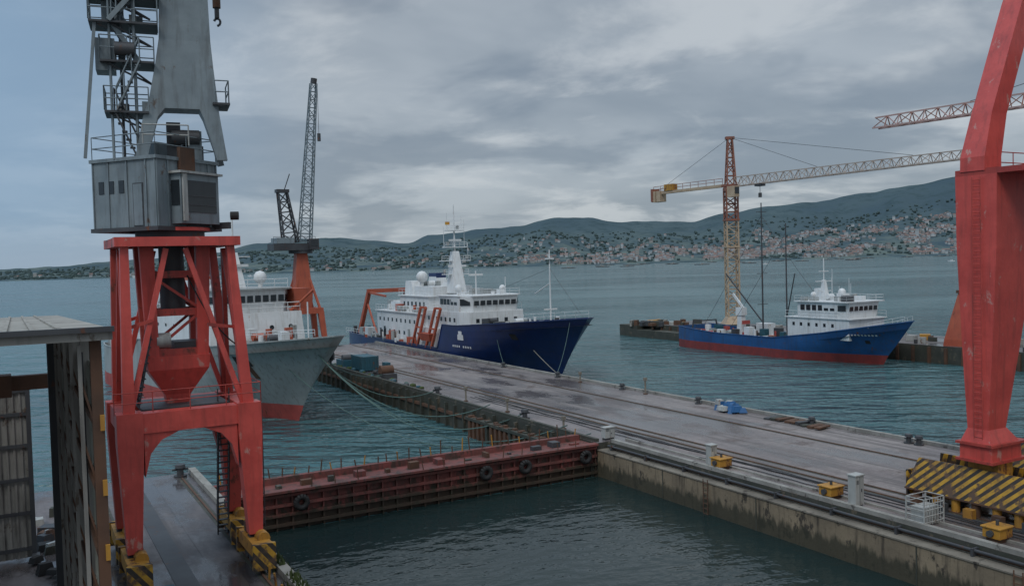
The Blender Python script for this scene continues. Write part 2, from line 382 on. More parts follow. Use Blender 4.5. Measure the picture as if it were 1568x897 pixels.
def ybox(v,u):
    b=B('winch_box'); b.box(v-.5,v+.5,u-.42,u+.42,ZQ+.22,ZQ+.68,'yellow'); b.box(v-.57,v+.57,u-.49,u+.49,ZQ+.68,ZQ+.75,'yellow')
    b.box(v-.4,v+.4,u-.3,u+.3,ZQ,ZQ+.22,'rust'); b.cyl((v-.65,u,ZQ+.45),(v-.5,u,ZQ+.45),.16,'dgrey'); b.cyl((v,u,ZQ+.75),(v,u,ZQ+1.0),.08,'dgrey'); b.done(bevel=.02)
for p in ((1.7,-11.3),(1.8,-19.9),(2.1,-29.2)): ybox(*p)
def cab(v,u,w,h,d=.5):
    b=B('electrical_cabinet'); b.box(v-w/2,v+w/2,u-d/2,u+d/2,ZQ+.15,ZQ+h,'cabinet'); b.box(v-w/2-.05,v+w/2+.05,u-d/2-.05,u+d/2+.05,ZQ+h,ZQ+h+.07,'cabinet')
    b.box(v-w/2+.05,v+w/2-.05,u-d/2+.05,u+d/2-.05,ZQ,ZQ+.15,'dgrey'); b.box(v-.01,v+.01,u-d/2-.012,u-d/2,ZQ+.2,ZQ+h-.05,'dgrey')
    b.box(v+.1,v+.15,u-d/2-.03,u-d/2,ZQ+h*.5,ZQ+h*.6,'dgrey')
    for k in range(4): b.box(v-w/2+.08,v-.06,u-d/2-.01,u-d/2,ZQ+h*.75+k*.06,ZQ+h*.75+k*.06+.03,'dgrey')
    b.done(bevel=.015)
cab(1.5,-21.8,.65,1.7); cab(1.6,-10.5,.5,1.4); cab(1.4,.6,.9,.9)
b=B('mesh_cage'); 
v,u=1.9,-25.6
for x in (-.75,.75):
    for y in (-.5,.5): b.beam((v+x,u+y,ZQ),(v+x,u+y,ZQ+1.35),.06,.06,'cabinet')
for z in (.2,.5,.8,1.1,1.35):
    b.rail([(v-.75,u-.5,ZQ+z),(v+.75,u-.5,ZQ+z),(v+.75,u+.5,ZQ+z),(v-.75,u+.5,ZQ+z),(v-.75,u-.5,ZQ+z)],'cabinet',h=.02,mid=False,r=.025)
for k in range(8): b.cyl((v-.75+k*.21,u-.5,ZQ+.1),(v-.75+k*.21,u-.5,ZQ+1.35),.02,'cabinet',n=4)
b.box(v-.6,v+.6,u-.35,u+.35,ZQ+.05,ZQ+.9,'cabinet'); b.done()
b=B('power_cable'); rd=random.Random(2)
for k in range(5):
    v=rd.uniform(2.6,4.2)+k*.1; u=-40; pr=Vector((v,u,ZQ+.04))
    for i in range(60):
        u+=1.1; v+=rd.uniform(-.12,.12); v=min(4.2,max(2.6,v)); p=Vector((v,u,ZQ+.04)); b.cyl(pr,p,.03,'black' if k%2 else 'dgrey',n=5,caps=False); pr=p
b.done()
b=B('blue_tarpaulin_pile')
for i in range(26):
    a=random.random()*6.28; r=random.random()*1.0; b.boxc((16.8+r*math.cos(a)*.8,4+r*1.7*math.sin(a),ZQ+random.uniform(.15,.7)),(random.uniform(.4,1.0),random.uniform(.5,1.2),random.uniform(.3,.6)),'blue' if i%5 else 'cabinet',yaw=random.uniform(0,3),top=random.uniform(.5,.9))
b.done()
b=B('timber_pallet_stack')
for i in range(9):
    b.boxc((17.0+random.uniform(-.3,.3),-.5-i*.7,ZQ+.08+.05*(i%3)),(1.6,.5,.12+.06*(i%2)),random.choice(['rust','concd','dgrey']),yaw=random.uniform(-.3,.3))
b.done()
b=B('floating_pontoon'); b.box(18.6,21.5,-7,2,.1,1.2,'concd'); b.box(18.5,21.6,-7.1,2.1,1.2,1.4,'rust')
for i in range(4): b.cyl((20.5,-6+i*2.4,1.4),(20.5,-6+i*2.4,1.9),.15,'dgrey')
b.done()
b=B('shipping_container'); b.box(1.3,3.4,54,58,ZQ+.1,ZQ+1.9,'teal')
for i in range(12): b.box(1.24,1.3,54.1+i*.33,54.26+i*.33,ZQ+.2,ZQ+1.8,'teal')
for i in range(6): b.box(1.4+i*.33,1.55+i*.33,53.94,54,ZQ+.2,ZQ+1.8,'teal')
for x in (1.3,3.4):
    for y in (54,58): b.box(x-.08,x+.08,y-.08,y+.08,ZQ,ZQ+1.95,'teal')
b.done()
b=B('winch_machine'); b.box(.8,2.4,45,48,ZQ,ZQ+.6,'dgrey'); b.cyl((.8,46.5,ZQ+.9),(2.4,46.5,ZQ+.9),.6,'rust',n=14); b.box(1.9,2.5,47.3,48.6,ZQ+.6,ZQ+1.7,'teal'); b.done()
b=B('winch_machine'); b.box(.8,2.6,60,63,ZQ,ZQ+1.0,'teal'); b.cyl((1,61,ZQ+1.2),(2.2,61,ZQ+1.2),.5,'dgrey',n=12); b.done()
b=B('coiled_net_pile'); rd=random.Random(5)
for i in range(40): 
    u=rd.uniform(34,66); b.sphere((.9+rd.uniform(-.3,.5),u,ZQ+.1),rd.uniform(.2,.5),rd.choice(['teal','dgrey','moss','rope']),n=6,sz=.6)
b.done()
# ------------------------------------------------------------------ LEFT PORTAL CRANE
b=B('portal_crane')
FT=[(-27.9,-12.8),(-33.0,-12.8),(-27.9,-8.3),(-33.0,-8.3)]
TB=[(-28.5,-12.6),(-32.9,-12.6),(-28.5,-8.5),(-32.9,-8.5)]
KN=[(-28.0,-12.7),(-33.0,-12.7),(-28.0,-8.4),(-33.0,-8.4)]
for (fv,fu),(kv,ku),(tv,tu) in zip(FT,KN,TB):
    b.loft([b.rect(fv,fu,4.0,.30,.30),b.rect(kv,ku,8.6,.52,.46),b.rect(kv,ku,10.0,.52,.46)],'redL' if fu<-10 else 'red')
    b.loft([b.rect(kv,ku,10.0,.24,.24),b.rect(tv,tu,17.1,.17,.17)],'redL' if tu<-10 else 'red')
    b.box(fv-.42,fv+.42,fu-1.5,fu+1.5,3.25,3.85,'yellow'); b.cyl((fv-.3,fu,3.6),(fv+.3,fu,3.6),.35,'dgrey',n=10)
    for k in (-1.1,-.35,.35,1.1): b.cyl((fv-.18,fu+k,2.98),(fv+.18,fu+k,2.98),.4,'dgrey',n=14)
    b.box(fv-.5,fv+.5,fu-1.75,fu-1.5,2.75,3.9,'stripe'); b.box(fv-.5,fv+.5,fu+1.5,fu+1.75,2.75,3.9,'stripe')
    b.box(fv+.42,fv+.5,fu-1.4,fu+1.4,3.2,3.75,'rust')
    b.cyl((fv+.2,fu-.9,3.9),(fv+.2,fu-.2,3.9),.28,'yellow',n=10); b.boxc((fv,fu+.8,4.1),(.5,.5,.45),'rust')
for u in (-12.7,-8.4):
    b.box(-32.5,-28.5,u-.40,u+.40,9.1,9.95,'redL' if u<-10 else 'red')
    for s_,v0 in ((1,-32.45),(-1,-28.55)):
        pts=[(v0,9.1),(v0+s_*1.5,9.1),(v0+s_*.7,8.75),(v0+s_*.25,8.2),(v0,7.2)]
        b.add([(x,u-.33,z) for x,z in pts]+[(x,u+.33,z) for x,z in pts],[(0,1,2,3,4),(9,8,7,6,5)]+[(i,(i+1)%5,5+(i+1)%5,5+i) for i in range(5)],'redL' if u<-10 else 'red')
for v in (-28.0,-33.0): b.box(v-.40,v+.40,-12.22,-8.88,9.12,9.93,'red')
b.box(-32.4,-28.7,-12.2,-8.9,9.9,10.0,'dgrey')
b.rail([(-33.6,-13.2,10),(-27.5,-13.2,10),(-27.5,-7.9,10)],'red',h=.9,r=.02)
b.ladder((-27.45,-12.7,4.2),(-27.42,-12.7,9.9),'dgrey',(0,1,0))
b.box(-33.3,-28.1,-13.0,-12.3,17.1,17.5,'redL'); b.box(-33.3,-28.1,-8.8,-8.1,17.1,17.5,'red')
b.box(-33.3,-32.6,-12.3,-8.8,17.1,17.48,'red'); b.box(-28.8,-28.1,-12.3,-8.8,17.1,17.48,'red')
b.box(-32.6,-28.8,-12.3,-8.8,17.2,17.42,'dgrey')
cx,cu=-30.7,-10.55
for u0,u1 in ((-12.7,-12.5),(-8.4,-8.6)):
    b.beam((-32.9,u0,10.0),(-31.2,u1,17.0),.22,.22,'redL'); b.beam((-28.2,u0,10.0),(-30.4,u1,17.0),.22,.22,'redL')
    b.beam((-32.9,u1,13.6),(-31.9,u0,13.9),.15,.15,'red'); b.beam((-28.3,u1,13.4),(-29.6,u0,13.6),.15,.15,'red')
for v0,v1 in ((-33.0,-32.9),(-28.0,-28.4)):
    b.beam((v0,-12.5,10),(v1,-10.6,17),.2,.2,'red'); b.beam((v0,-8.6,10),(v1,-10.6,17),.2,.2,'red')
for sx in (-1,1):
    for sy in (-1,1):
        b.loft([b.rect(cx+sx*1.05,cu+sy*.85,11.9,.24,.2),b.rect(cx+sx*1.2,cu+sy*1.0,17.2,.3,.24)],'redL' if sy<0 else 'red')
for z in (12.2,14.0,15.7):
    for sy in (-1,1): b.box(cx-1.15,cx+1.15,cu+sy*.9-.1,cu+sy*.9+.1,z,z+.32,'red')
    for sx in (-1,1): b.box(cx+sx*1.1-.1,cx+sx*1.1+.1,cu-.8,cu+.8,z,z+.32,'red')
for sy in (-1,1):
    b.beam((cx-1,cu+sy*.93,12.5),(cx+1,cu+sy*.93,14.1),.12,.12,'red'); b.beam((cx+1,cu+sy*.93,14.3),(cx-1,cu+sy*.93,15.8),.12,.12,'red')
b.cyl((cx,cu,14.2),(cx,cu,17.2),.55,'dgrey',n=14)
b.loft([b.rect(cx,cu,9.95,.45,.4),b.rect(cx,cu,10.4,.55,.5),b.rect(cx,cu,11.6,1.3,1.1),b.rect(cx,cu,12.2,1.35,1.15)],'redL')
b.box(cx-.1,cx+1.0,cu-.7,cu+.7,12.3,12.8,'dgrey'); b.cyl((cx-.9,cu-.8,12.9),(cx-.3,cu-.8,12.9),.35,'cabinet',n=12)
b.stairs((-32.5,-11.8,10.1),(-31.9,-11.8,13.2),'dgrey',w=.5)
b.stairs((-28.5,-8.6,3.0),(-28.9,-12.0,9.6),'dgrey',w=.5,side=(1,0,0))
b.rope((cx+.5,cu-1,15.8),(-28.2,-12.6,12.5),.5,.035,'black',n=10)
b.cyl((cx,cu,17.42),(cx,cu,17.8),1.5,'dgrey',n=24); b.cyl((cx,cu,17.8),(cx,cu,17.95),1.75,'redL',n=24)
b.done()
HX,HY=-16.2,40.9
b=B('crane_machinery_house')
yaw=R(-23.3)
S=1.86
b.box(-S,S,-S,S,17.95,20.9,'cgrey'); b.box(-S-.12,S+.12,-S-.12,S+.12,17.8,17.98,'dgrey'); 
b.box(-S-.1,S+.1,-S-.1,S+.1,20.9,21.05,'cgrey')
for i in range(3): b.box(-1.5+i*.6,-1.2+i*.6,-S-.03,-S,19.5,20.05,'glass')
for x in (-S+.03,-.9,.2,1.3,S-.03): b.box(x-.03,x+.03,-S-.05,-S,17.98,20.9,'cgrey')
b.box(.5,1.1,-S-.02,-S,18.0,19.9,'dgrey'); b.box(.55,1.05,-S-.04,-S-.02,18.05,19.85,'cgrey')
for y in (-S+.03,-1.2,1.3,S-.03): b.box(S,S+.05,y-.03,y+.03,17.98,20.9,'cgrey')
b.box(S,S+.6,-1.05,1.3,18.1,20.3,'cgrey'); b.box(S+.6,S+.64,-.85,1.1,18.6,20.0,'glass'); b.box(S+.08,S+.52,-1.09,-1.05,18.9,20.0,'glass')
b.box(S-.05,S+.75,-1.2,1.45,20.3,20.4,'cabinet'); b.box(S+.62,S+.7,-1.0,-.75,18.2,20.28,'cabinet')
for z in (18.9,19.3): b.box(S+.64,S+.68,-.8,1.05,z,z+.05,'dgrey')
b.cyl((S+.9,1.7,18.5),(S+1.2,1.9,18.5),.2,'black',n=10); b.box(S,S+1.0,1.45,1.6,17.9,18.2,'dgrey')
b.box(S+.02,S+.2,-.6,.3,20.45,21.5,'rust')
b.rail([(-S,-S,21.05),(S,-S,21.05),(S,S,21.05),(-S,S,21.05),(-S,-S,21.05)],'cgrey',h=1.0,r=.024)
b.box(-1.2,-.2,.2,1.4,21.05,22.0,'cgrey'); b.box(.6,1.4,.8,1.6,21.05,21.8,'dgrey')
b.done((HX,HY,yaw))
def prc(x0,x1,y0,y1,z): return [(x0,y0,z),(x1,y0,z),(x1,y1,z),(x0,y1,z)]
b=B('crane_boom_tower')
b.loft([prc(-.75,-.25,-1.2,-.8,21.0),prc(-.35,.25,-1.05,.0,22.9),prc(-.1,.8,-1.0,.4,23.6)],'cgrey')
b.loft([prc(2.7,3.15,-1.2,-.8,21.0),prc(2.2,2.9,-1.05,.0,22.9),prc(1.9,2.82,-1.0,.4,23.6)],'cgrey')
b.loft([prc(-.16,2.86,-1.02,.42,23.3),prc(.22,2.70,-.9,.5,25.2),prc(.42,2.62,-.8,.6,26.4),prc(.75,2.45,-.7,.6,34)],'cgrey')
b.beam((-.5,1.2,21),(.4,.5,24),.3,.3,'cgrey'); b.beam((3.0,1.2,21),(2.3,.5,24),.3,.3,'cgrey')
b.box(.6,1.2,-.2,.5,21.0,22.8,'dgrey'); b.box(1.5,2.1,-.4,.4,21.0,22.4,'cgrey'); b.cyl((.8,-.3,22.1),(2.0,-.3,22.1),.35,'dgrey',n=12)
b.box(2.6,3.35,-1.25,.5,23.5,23.6,'dgrey'); b.rail([(2.7,-1.2,23.6),(3.3,-1.2,23.6),(3.3,.5,23.6)],'cgrey',h=1)
b.rail([(-.4,-1.4,21.6),(1.5,-1.4,21.6)],'cabinet',h=.9)
for z,x0,x1 in ((23.1,-1.9,-.1),(25.3,-2.0,.2),(27.0,-2.4,.4),(28.2,-2.4,.5),(30,-2.4,.6)):
    b.box(x0,x1,-1.2,.6,z-.09,z,'dgrey'); b.rail([(x1,-1.2,z),(x0,-1.2,z),(x0,.6,z),(x1,.6,z)],'cgrey',h=1.05,r=.026,step=.8)
    for x in (x0+.2,x0+.9): b.beam((x,-1.0,z-.1),(.1,-.5,z-.9),.07,.07,'dgrey')
b.cyl((-1.6,-.9,21),(-1.6,-.9,31),.06,'cgrey',n=6); b.cyl((-.6,-.9,21),(-.6,-.9,31),.07,'cgrey',n=6); b.cyl((-1.2,.4,21),(-1.2,.4,31),.06,'dgrey',n=6)
b.stairs((-1.4,-1.0,23.1),(-.4,-1.0,25.3),'cgrey',w=.5); b.stairs((-.4,-.6,25.3),(-1.5,-.6,27.0),'cgrey',w=.5); b.stairs((-1.6,-1.0,27.0),(-.6,-1.0,28.2),'cgrey',w=.5); b.stairs((-.6,-.8,21),(-1.5,-.8,23.1),'dgrey',w=.5)
b.box(-2.2,-1.4,-.8,.4,24.9,26.3,'cgrey'); b.box(-1.9,-1.0,-.4,.5,27.2,28.0,'cgrey'); b.box(-1.5,-.8,-.9,-.2,28.4,29.3,'cgrey'); b.cyl((-1.4,-1.1,25.8),(-.6,-1.1,25.8),.3,'dgrey',n=10)
for k in range(14): 
    x=random.uniform(-1.9,.2); z=random.choice([23.1,25.3,27.0,28.2]); b.boxc((x,random.uniform(-1,.3),z+.25),(.3,.3,random.uniform(.2,.6)),random.choice(['dgrey','cgrey','cabinet']))
b.beam((-2.75,-1.0,21.0),(-2.15,-1.0,27.0),.13,.13,'cgrey')
b.done((HX,HY-.2,R(21.7)))
b=B('crane_jib'); b.truss((-14.6,41.6,33.5),(-14.2,45.5,45),1.2,1.2,10,'cgrey'); 
b.cyl((-14.3,44.6,44.4),(-14.3,44.6,29.6),.03,'dgrey',n=5); b.cyl((-14.3,44.6,29.9),(-14.3,44.6,29.0),.2,'rust',n=10); b.cyl((-14.3,44.6,29.0),(-14.3,44.6,28.5),.12,'dgrey',n=8)
for k in range(8):
    a0=math.pi*(-.5)+k*math.pi*1.4/8; a1=a0+math.pi*1.4/8
    b.cyl((-14.3+.16*math.cos(a0),44.6,28.3+.18*math.sin(a0)),(-14.3+.16*math.cos(a1),44.6,28.3+.18*math.sin(a1)),.06,'dgrey',n=6)
b.done(WORLD)
# ------------------------------------------------------------------ RIGHT PORTAL CRANE
b=B('portal_crane')
def leg(v,u,sv):
    vi=lambda a:v+sv*a
    def rr(a0,a1,h,z): 
        x0,x1=sorted((vi(a0),vi(a1))); return prc(x0,x1,u-h,u+h,z)
    b.loft([rr(-1.0,.45,.55,6.9),rr(-1.0,1.3,.8,11),rr(-1.0,2.3,1.05,16),rr(-1.0,2.9,1.1,19.7)],'redL')
    b.loft([rr(-1.2,1.3,.85,5.4),rr(-1.2,1.2,.85,6.2),rr(-1.0,.5,.56,6.95)],'redL')
    b.box(v-1.35,v+1.6,u-1.0,u+1.0,6.15,6.28,'red'); b.box(v-1.35,v+1.6,u-1.0,u+1.0,5.3,5.43,'red')
    b.beam((v,u-3.4,4.3),(v,u+3.4,4.3),.9,.5,'yellow'); b.cyl((v-.5,u,4.9),(v+.5,u,4.9),.45,'dgrey',n=12); b.box(v-.6,v+.6,u-.8,u+.8,4.5,5.3,'yellow')
    b.ladder((vi(-1.12),u-.1,6.4),(vi(-1.12),u-.1,19.6),'red',(0,1,0))
    for k in (-2.4,2.4):
        b.box(v-.5,v+.5,u+k-1.5,u+k+1.5,3.35,4.0,'yellow')
        for q in (-1,1): b.cyl((v-.2,u+k+q*.8,3.0),(v+.2,u+k+q*.8,3.0),.45,'dgrey',n=16)
        b.box(v-.65,v-.55,u+k-1.1,u+k+1.1,2.9,3.5,'yellow')
    for sd in (-1,1):
        b.loft([[(v+sd*1.45,u-3.9,3.3),(v+sd*1.45,u+3.9,3.3),(v+sd*1.38,u+3.9,3.3),(v+sd*1.38,u-3.9,3.3)],[(v+sd*.95,u-3.4,4.9),(v+sd*.95,u+3.4,4.9),(v+sd*.88,u+3.4,4.9),(v+sd*.88,u-3.4,4.9)]],'stripe')
        b.box(v+sd*1.45-.05,v+sd*1.45+.05,u-3.9,u+3.9,3.22,3.3,'rust')
        for k in range(7): b.cyl((v+sd*1.2,u-3.3+k*1.1,2.55),(v+sd*1.2,u-3.3+k*1.1,3.3),.22,'yellow' if k%3 else 'rust',n=9)
        for k in range(5): b.boxc((v+sd*1.75,u-3.0+k*1.5,2.75),(.35,.5,.5),random.choice(['yellow','rust','dgrey','yellow']),yaw=random.uniform(-.4,.4))
    for k in (-3.9,3.9): b.box(v-1.3,v+1.3,u+k-.05,u+k+.05,2.85,4.2,'stripe')
LV=6.0
leg(LV,-26.4,1); leg(14.4,-26.4,-1); leg(LV,-36,1); leg(14.4,-36,-1)
b.box(5.0,15.4,-27.5,-25.3,19.7,20.0,'red'); b.box(5.0,15.4,-37.1,-34.9,19.7,20.0,'red')
b.box(5.0,8.9,-34.9,-27.5,19.7,19.98,'red'); b.box(11.5,15.4,-34.9,-27.5,19.7,19.98,'red')
b.rail([(7.6,-25.4,20.0),(15.4,-25.4,20.0)],'red',h=1.1,step=1); b.rail([(15.4,-27.4,20.0),(8.2,-27.4,20.0)],'red',h=1.1,step=1)
b.loft([prc(4.95,6.35,-26.9,-25.6,19.9),prc(4.98,6.35,-26.9,-25.6,20.6),prc(5.75,7.0,-26.8,-25.7,22.8),prc(8.1,9.25,-27.0,-25.9,28.6),prc(14.2,15.1,-28,-27.0,43)],'redL')
b.cyl((10.3,-31,20.0),(10.3,-31,22.5),1.8,'dgrey',n=24); b.box(8.5,13.5,-34,-28.5,22.5,26.5,'cgrey'); b.beam((11,-30,26.5),(14.6,-27.6,43),.8,.8,'cgrey')
b.done()
# ------------------------------------------------------------------ FAR PIER CRANE
b=B('harbour_crane')
cv,cu=3.6,88.0
for sx in (-1,1):
    for sy in (-1,1):
        b.beam((cv+sx*2.9,cu+sy*2.6,2.9),(cv+sx*2.3,cu+sy*2.1,9.0),.7,.6,'orange',w2=.9,h2=.8)
        b.box(cv+sx*2.9-.4,cv+sx*2.9+.4,cu+sy*2.6-1.2,cu+sy*2.6+1.2,2.55,3.3,'dgrey')
        b.beam((cv+sx*2.3,cu+sy*2.1,9.2),(cv+sx*.7,cu+sy*.7,15.5),.35,.35,'orange')
for sy in (-1,1): b.box(cv-2.7,cv+2.7,cu+sy*2.1-.4,cu+sy*2.1+.4,8.6,9.5,'orange')
for sx in (-1,1): b.box(cv+sx*2.3-.4,cv+sx*2.3+.4,cu-2,cu+2,8.62,9.48,'orange')
b.loft([b.rect(cv,cu,9,1.2,1.2),b.rect(cv,cu,12,1.4,1.3),b.rect(cv,cu,18.3,.85,.85)],'orange')
b.cyl((cv,cu,18.3),(cv,cu,18.8),1.9,'dgrey',n=20)
b.box(cv-4.8,cv+1.9,cu-2,cu+2,18.8,19.9,'dgrey'); b.box(cv-4.3,cv-1.5,cu-2.05,cu+1.6,19.9,20.8,'cgrey'); b.box(cv+.8,cv+2.3,cu-2.6,cu-1,18.9,20.6,'dgrey'); b.box(cv+1.0,cv+2.1,cu-2.65,cu-2.6,19.4,20.4,'glass')
b.rail([(cv-4.8,cu-2,19.9),(cv+1.9,cu-2,19.9)],'dgrey')
b.truss((cv-1.7,cu-.5,20.0),(cv-2.8,cu-.5,28.2),2.3,1.6,5,'dgrey',r=.11,rd=.08,w2=1.4,h2=1.0)
b.box(cv-3.8,cv-1.8,cu-1.2,cu+.2,28.0,28.5,'dgrey'); b.cyl((cv-2.4,cu-.5,28.5),(cv-1.5,cu-.5,31),.08,'dgrey')
b.truss((cv+.4,cu-1.2,20.2),(cv+1.7,cu-4.5,44.8),1.9,1.5,20,'cgrey',r=.08,rd=.045,w2=.9,h2=.8)
b.cyl((cv+1.7,cu-4.5,44.8),(cv+1.8,cu-4.6,45.6),.5,'dgrey'); b.cyl((cv+2.2,cu-4.8,44.8),(cv+2.2,cu-4.8,37),.035,'dgrey',n=5); b.cyl((cv+2.2,cu-4.8,37),(cv+2.2,cu-4.8,35.8),.28,'dgrey')
b.done()
# ------------------------------------------------------------------ TOWER CRANES
def tower_crane(mx,my,zj,jd,jl,cl,base_z=2.5,pink=False,top=8):
    b=B('tower_crane'); d=Vector((jd[0],jd[1],0)).normalized(); C=Vector((mx,my,0))
    b.boxc((mx,my,base_z+.4),(5,5,.8),'concd'); b.loft([b.rect(mx,my,base_z+.8,1.9,1.9),b.rect(mx,my,base_z+2.2,1.1,1.1)],'tc')
    zs=zj-7
    b.truss((mx,my,base_z+.8),(mx,my,zs),2.1,2.1,15,'tc',r=.13,rd=.075)
    b.truss((mx,my,zs),(mx,my,zj-1),2.1,2.1,4,'tcr',r=.14,rd=.09)
    b.boxc((mx,my,zs),(2.6,2.6,.35),'tcr'); b.boxc((mx,my,zs-5),(2.5,2.5,.3),'tc')
    b.cyl((mx,my,zj-1.6),(mx,my,zj-.9),1.35,'tcr',n=16); b.boxc((mx,my,zj-.6),(2.4,2.4,.4),'tcr',yaw=math.atan2(d.y,d.x))
    b.truss((mx,my,zj-.5),(mx,my,zj+top),1.7,1.7,5,'tcr',r=.11,rd=.07,w2=.8,h2=.8); b.boxc((mx,my,zj+top+.2),(1.6,1.0,.5),'tcr')
    J='tcp' if pink else 'tcw'
    b.truss(C+d*1.0+Vector((0,0,zj)),C+d*jl+Vector((0,0,zj)),1.3,1.7,int(jl/1.6),J,r=.08,rd=.045,tri=True,mat2='tcr' if pink else None,h2=1.3)
    t=C+d*min(7,jl*.3)+Vector((0,0,zj-1.1)); b.boxc(t,(1.5,1.2,.4),'dgrey',yaw=math.atan2(d.y,d.x)); b.cyl(t,t-Vector((0,0,1.6)),.05,'dgrey',n=5); b.boxc(t-Vector((0,0,1.8)),(.5,.5,.8),'dgrey')
    b.beam(C-d*1+Vector((.5,0,zj-.5)),C-d*cl+Vector((.5,0,zj-.5)),.3,.5,'tc'); b.beam(C-d*1+Vector((-.5,0,zj-.5)),C-d*cl+Vector((-.5,0,zj-.5)),.3,.5,'tc')
    p=[C-d*(2)+Vector((0,0,zj-.2)),C-d*cl+Vector((0,0,zj-.2))]; b.rail(p,'tcr',h=1.1,r=.05,step=2)
    yw=math.atan2(d.y,d.x)
    for k in (cl-.8,cl-2.2): b.boxc(C-d*k+Vector((0,0,zj-1.2)),(1.1,1.7,2.2),'tc',yaw=yw)
    b.boxc(C-d*(cl-5)+Vector((0,0,zj+.4)),(2.4,1.4,1.3),'yellow',yaw=yw); b.boxc(C-d*(cl-.4)+Vector((0,0,zj-.9)),(.5,2.0,2.6),'tcr',yaw=yw)
    apex=C+Vector((0,0,zj+top+.3))
    for k,zz in ((jl*.42,.9),(jl*.8,.8)): b.cyl(apex,C+d*k+Vector((0,0,zj+zz)),.035,'dgrey',n=4)
    b.cyl(apex,C-d*(cl-1.5)+Vector((0,0,zj)),.035,'dgrey',n=4)
    b.boxc(C+d*1.9+Vector((d.y*1.4,-d.x*1.4,zj-1.9)),(1.8,1.3,2.0),'tc',yaw=yw); b.boxc(C+d*2.83+Vector((d.y*1.4,-d.x*1.4,zj-1.7)),(.05,1.1,1.2),'glass',yaw=yw)
    b.done(WORLD)
tower_crane(41.3,166,29.7,(24.2,-37,0),46,21)
tower_crane(79,62.5,31.8,(-34,47.5,0),58,14,pink=True)
# ------------------------------------------------------------------ SHIPS
def hull(b,L,Bm,over,ztop,mtop,mboot,zb,bul=1.0,ed=.24,ew=.42,nst=44,band=None,mdeck='deck',pw=1.25):
    zbow=ztop(-over); lev=[-1.2,0,zb]; nl=7
    rows=[]
    for i in range(nst+1):
        t=(i/nst)**1.5; ring=[]
        def pt(h):
            sb=-over*(h**1.15); return sb+(L-sb)*t
        for k in range(nl+3):
            if k<3:
                z=lev[k]; h=max(0,z)/zbow
            else:
                zt=ztop(pt((k-2)/nl)); z=zb+(zt-zb)*(k-2)/nl
                h=(k-2)/nl*(1-zb/zbow)+zb/zbow
            s=pt(h); dist=t*(L+over*h)
            fd=math.sin(min(1,dist/(ed*L))*math.pi/2)**.8; fw=math.sin(min(1,dist/(ew*L))*math.pi/2)**pw
            hh=h**.9; f=fw*(1-hh)+fd*hh
            if t>.85: f*=1-.22*((t-.85)/.15)**2
            if k==0: f*=.9
            ring.append((f*Bm/2,s,z))
        rows.append(ring)
    K=nl+3
    for sg in (-1,1):
        for k in range(K-1):
            mt=mboot if k<2 else (band if (band and k==K-2) else mtop)
            vs=[];fs=[]
            for r in rows: vs+= [(sg*r[k][0],r[k][1],r[k][2]),(sg*r[k+1][0],r[k+1][1],r[k+1][2])]
            fs=[(2*i,2*i+2,2*i+3,2*i+1) for i in range(nst)]; b.add(vs,fs,mt,True)
        for r0,r1 in zip(rows[:-1],rows[1:]): b.beam((sg*r0[-1][0],r0[-1][1],r0[-1][2]),(sg*r1[-1][0],r1[-1][1],r1[-1][2]),.18,.12,band or mtop)
    r=rows[-1]
    b.add([(x,y,z) for x,y,z in r]+[(-x,y,z) for x,y,z in r],[(k,k+1,K+k+1,K+k) for k in range(K-1)],mtop)
    vs=[]
    for r in rows: x,y,z=r[-1]; vs+=[(x*.97,y,z-bul),(-x*.97,y,z-bul)]
    b.add(vs,[(2*i,2*i+2,2*i+3,2*i+1) for i in range(nst)],mdeck)
    return rows
def surf(rows,s,z):
    pts=[]
    for r in rows:
        for a,c in zip(r[:-1],r[1:]):
            if a[2]<=z<=c[2] and c[2]>a[2]:
                k=(z-a[2])/(c[2]-a[2]); pts.append((a[1]+(c[1]-a[1])*k,a[0]+(c[0]-a[0])*k)); break
    for p,q in zip(pts[:-1],pts[1:]):
        if p[0]<=s<=q[0]:
            k=(s-p[0])/max(1e-6,q[0]-p[0]); return p[1]+(q[1]-p[1])*k
    return pts[-1][1] if pts else 0
def decal(b,rows,s0,s1,z0,z1,mat,sg=-1,off=.05):
    P=[(s0,z0),(s1,z0),(s1,z1),(s0,z1)]
    b.add([(sg*(surf(rows,s,z)+off),s,z) for s,z in P],[(0,1,2,3)],mat)
def lerp(a,b,t): return a+(b-a)*max(0,min(1,t))
def portholes(b,x,ys,z,r=.2,mat='glass'):
    for y in ys: b.cyl((x-.03,y,z),(x+.03,y,z),r,mat,n=8)
def clutter(b,x0,x1,y0,y1,z,n,mats,hm=1.6,seed=1):
    rd=random.Random(seed)
    for i in range(n):
        x=rd.uniform(x0,x1);y=rd.uniform(y0,y1);h=rd.uniform(.3,hm)
        q=rd.random()
        if q<.5: b.boxc((x,y,z+h/2),(rd.uniform(.4,1.5),rd.uniform(.4,1.8),h),rd.choice(mats),yaw=rd.choice([0,.3,0]))
        elif q<.8: b.cyl((x,y,z),(x,y,z+h),rd.uniform(.12,.4),rd.choice(mats),n=8)
        else: b.cyl((x-.6,y,z+.5),(x+.6,y,z+.5),.42,rd.choice(mats),n=10)
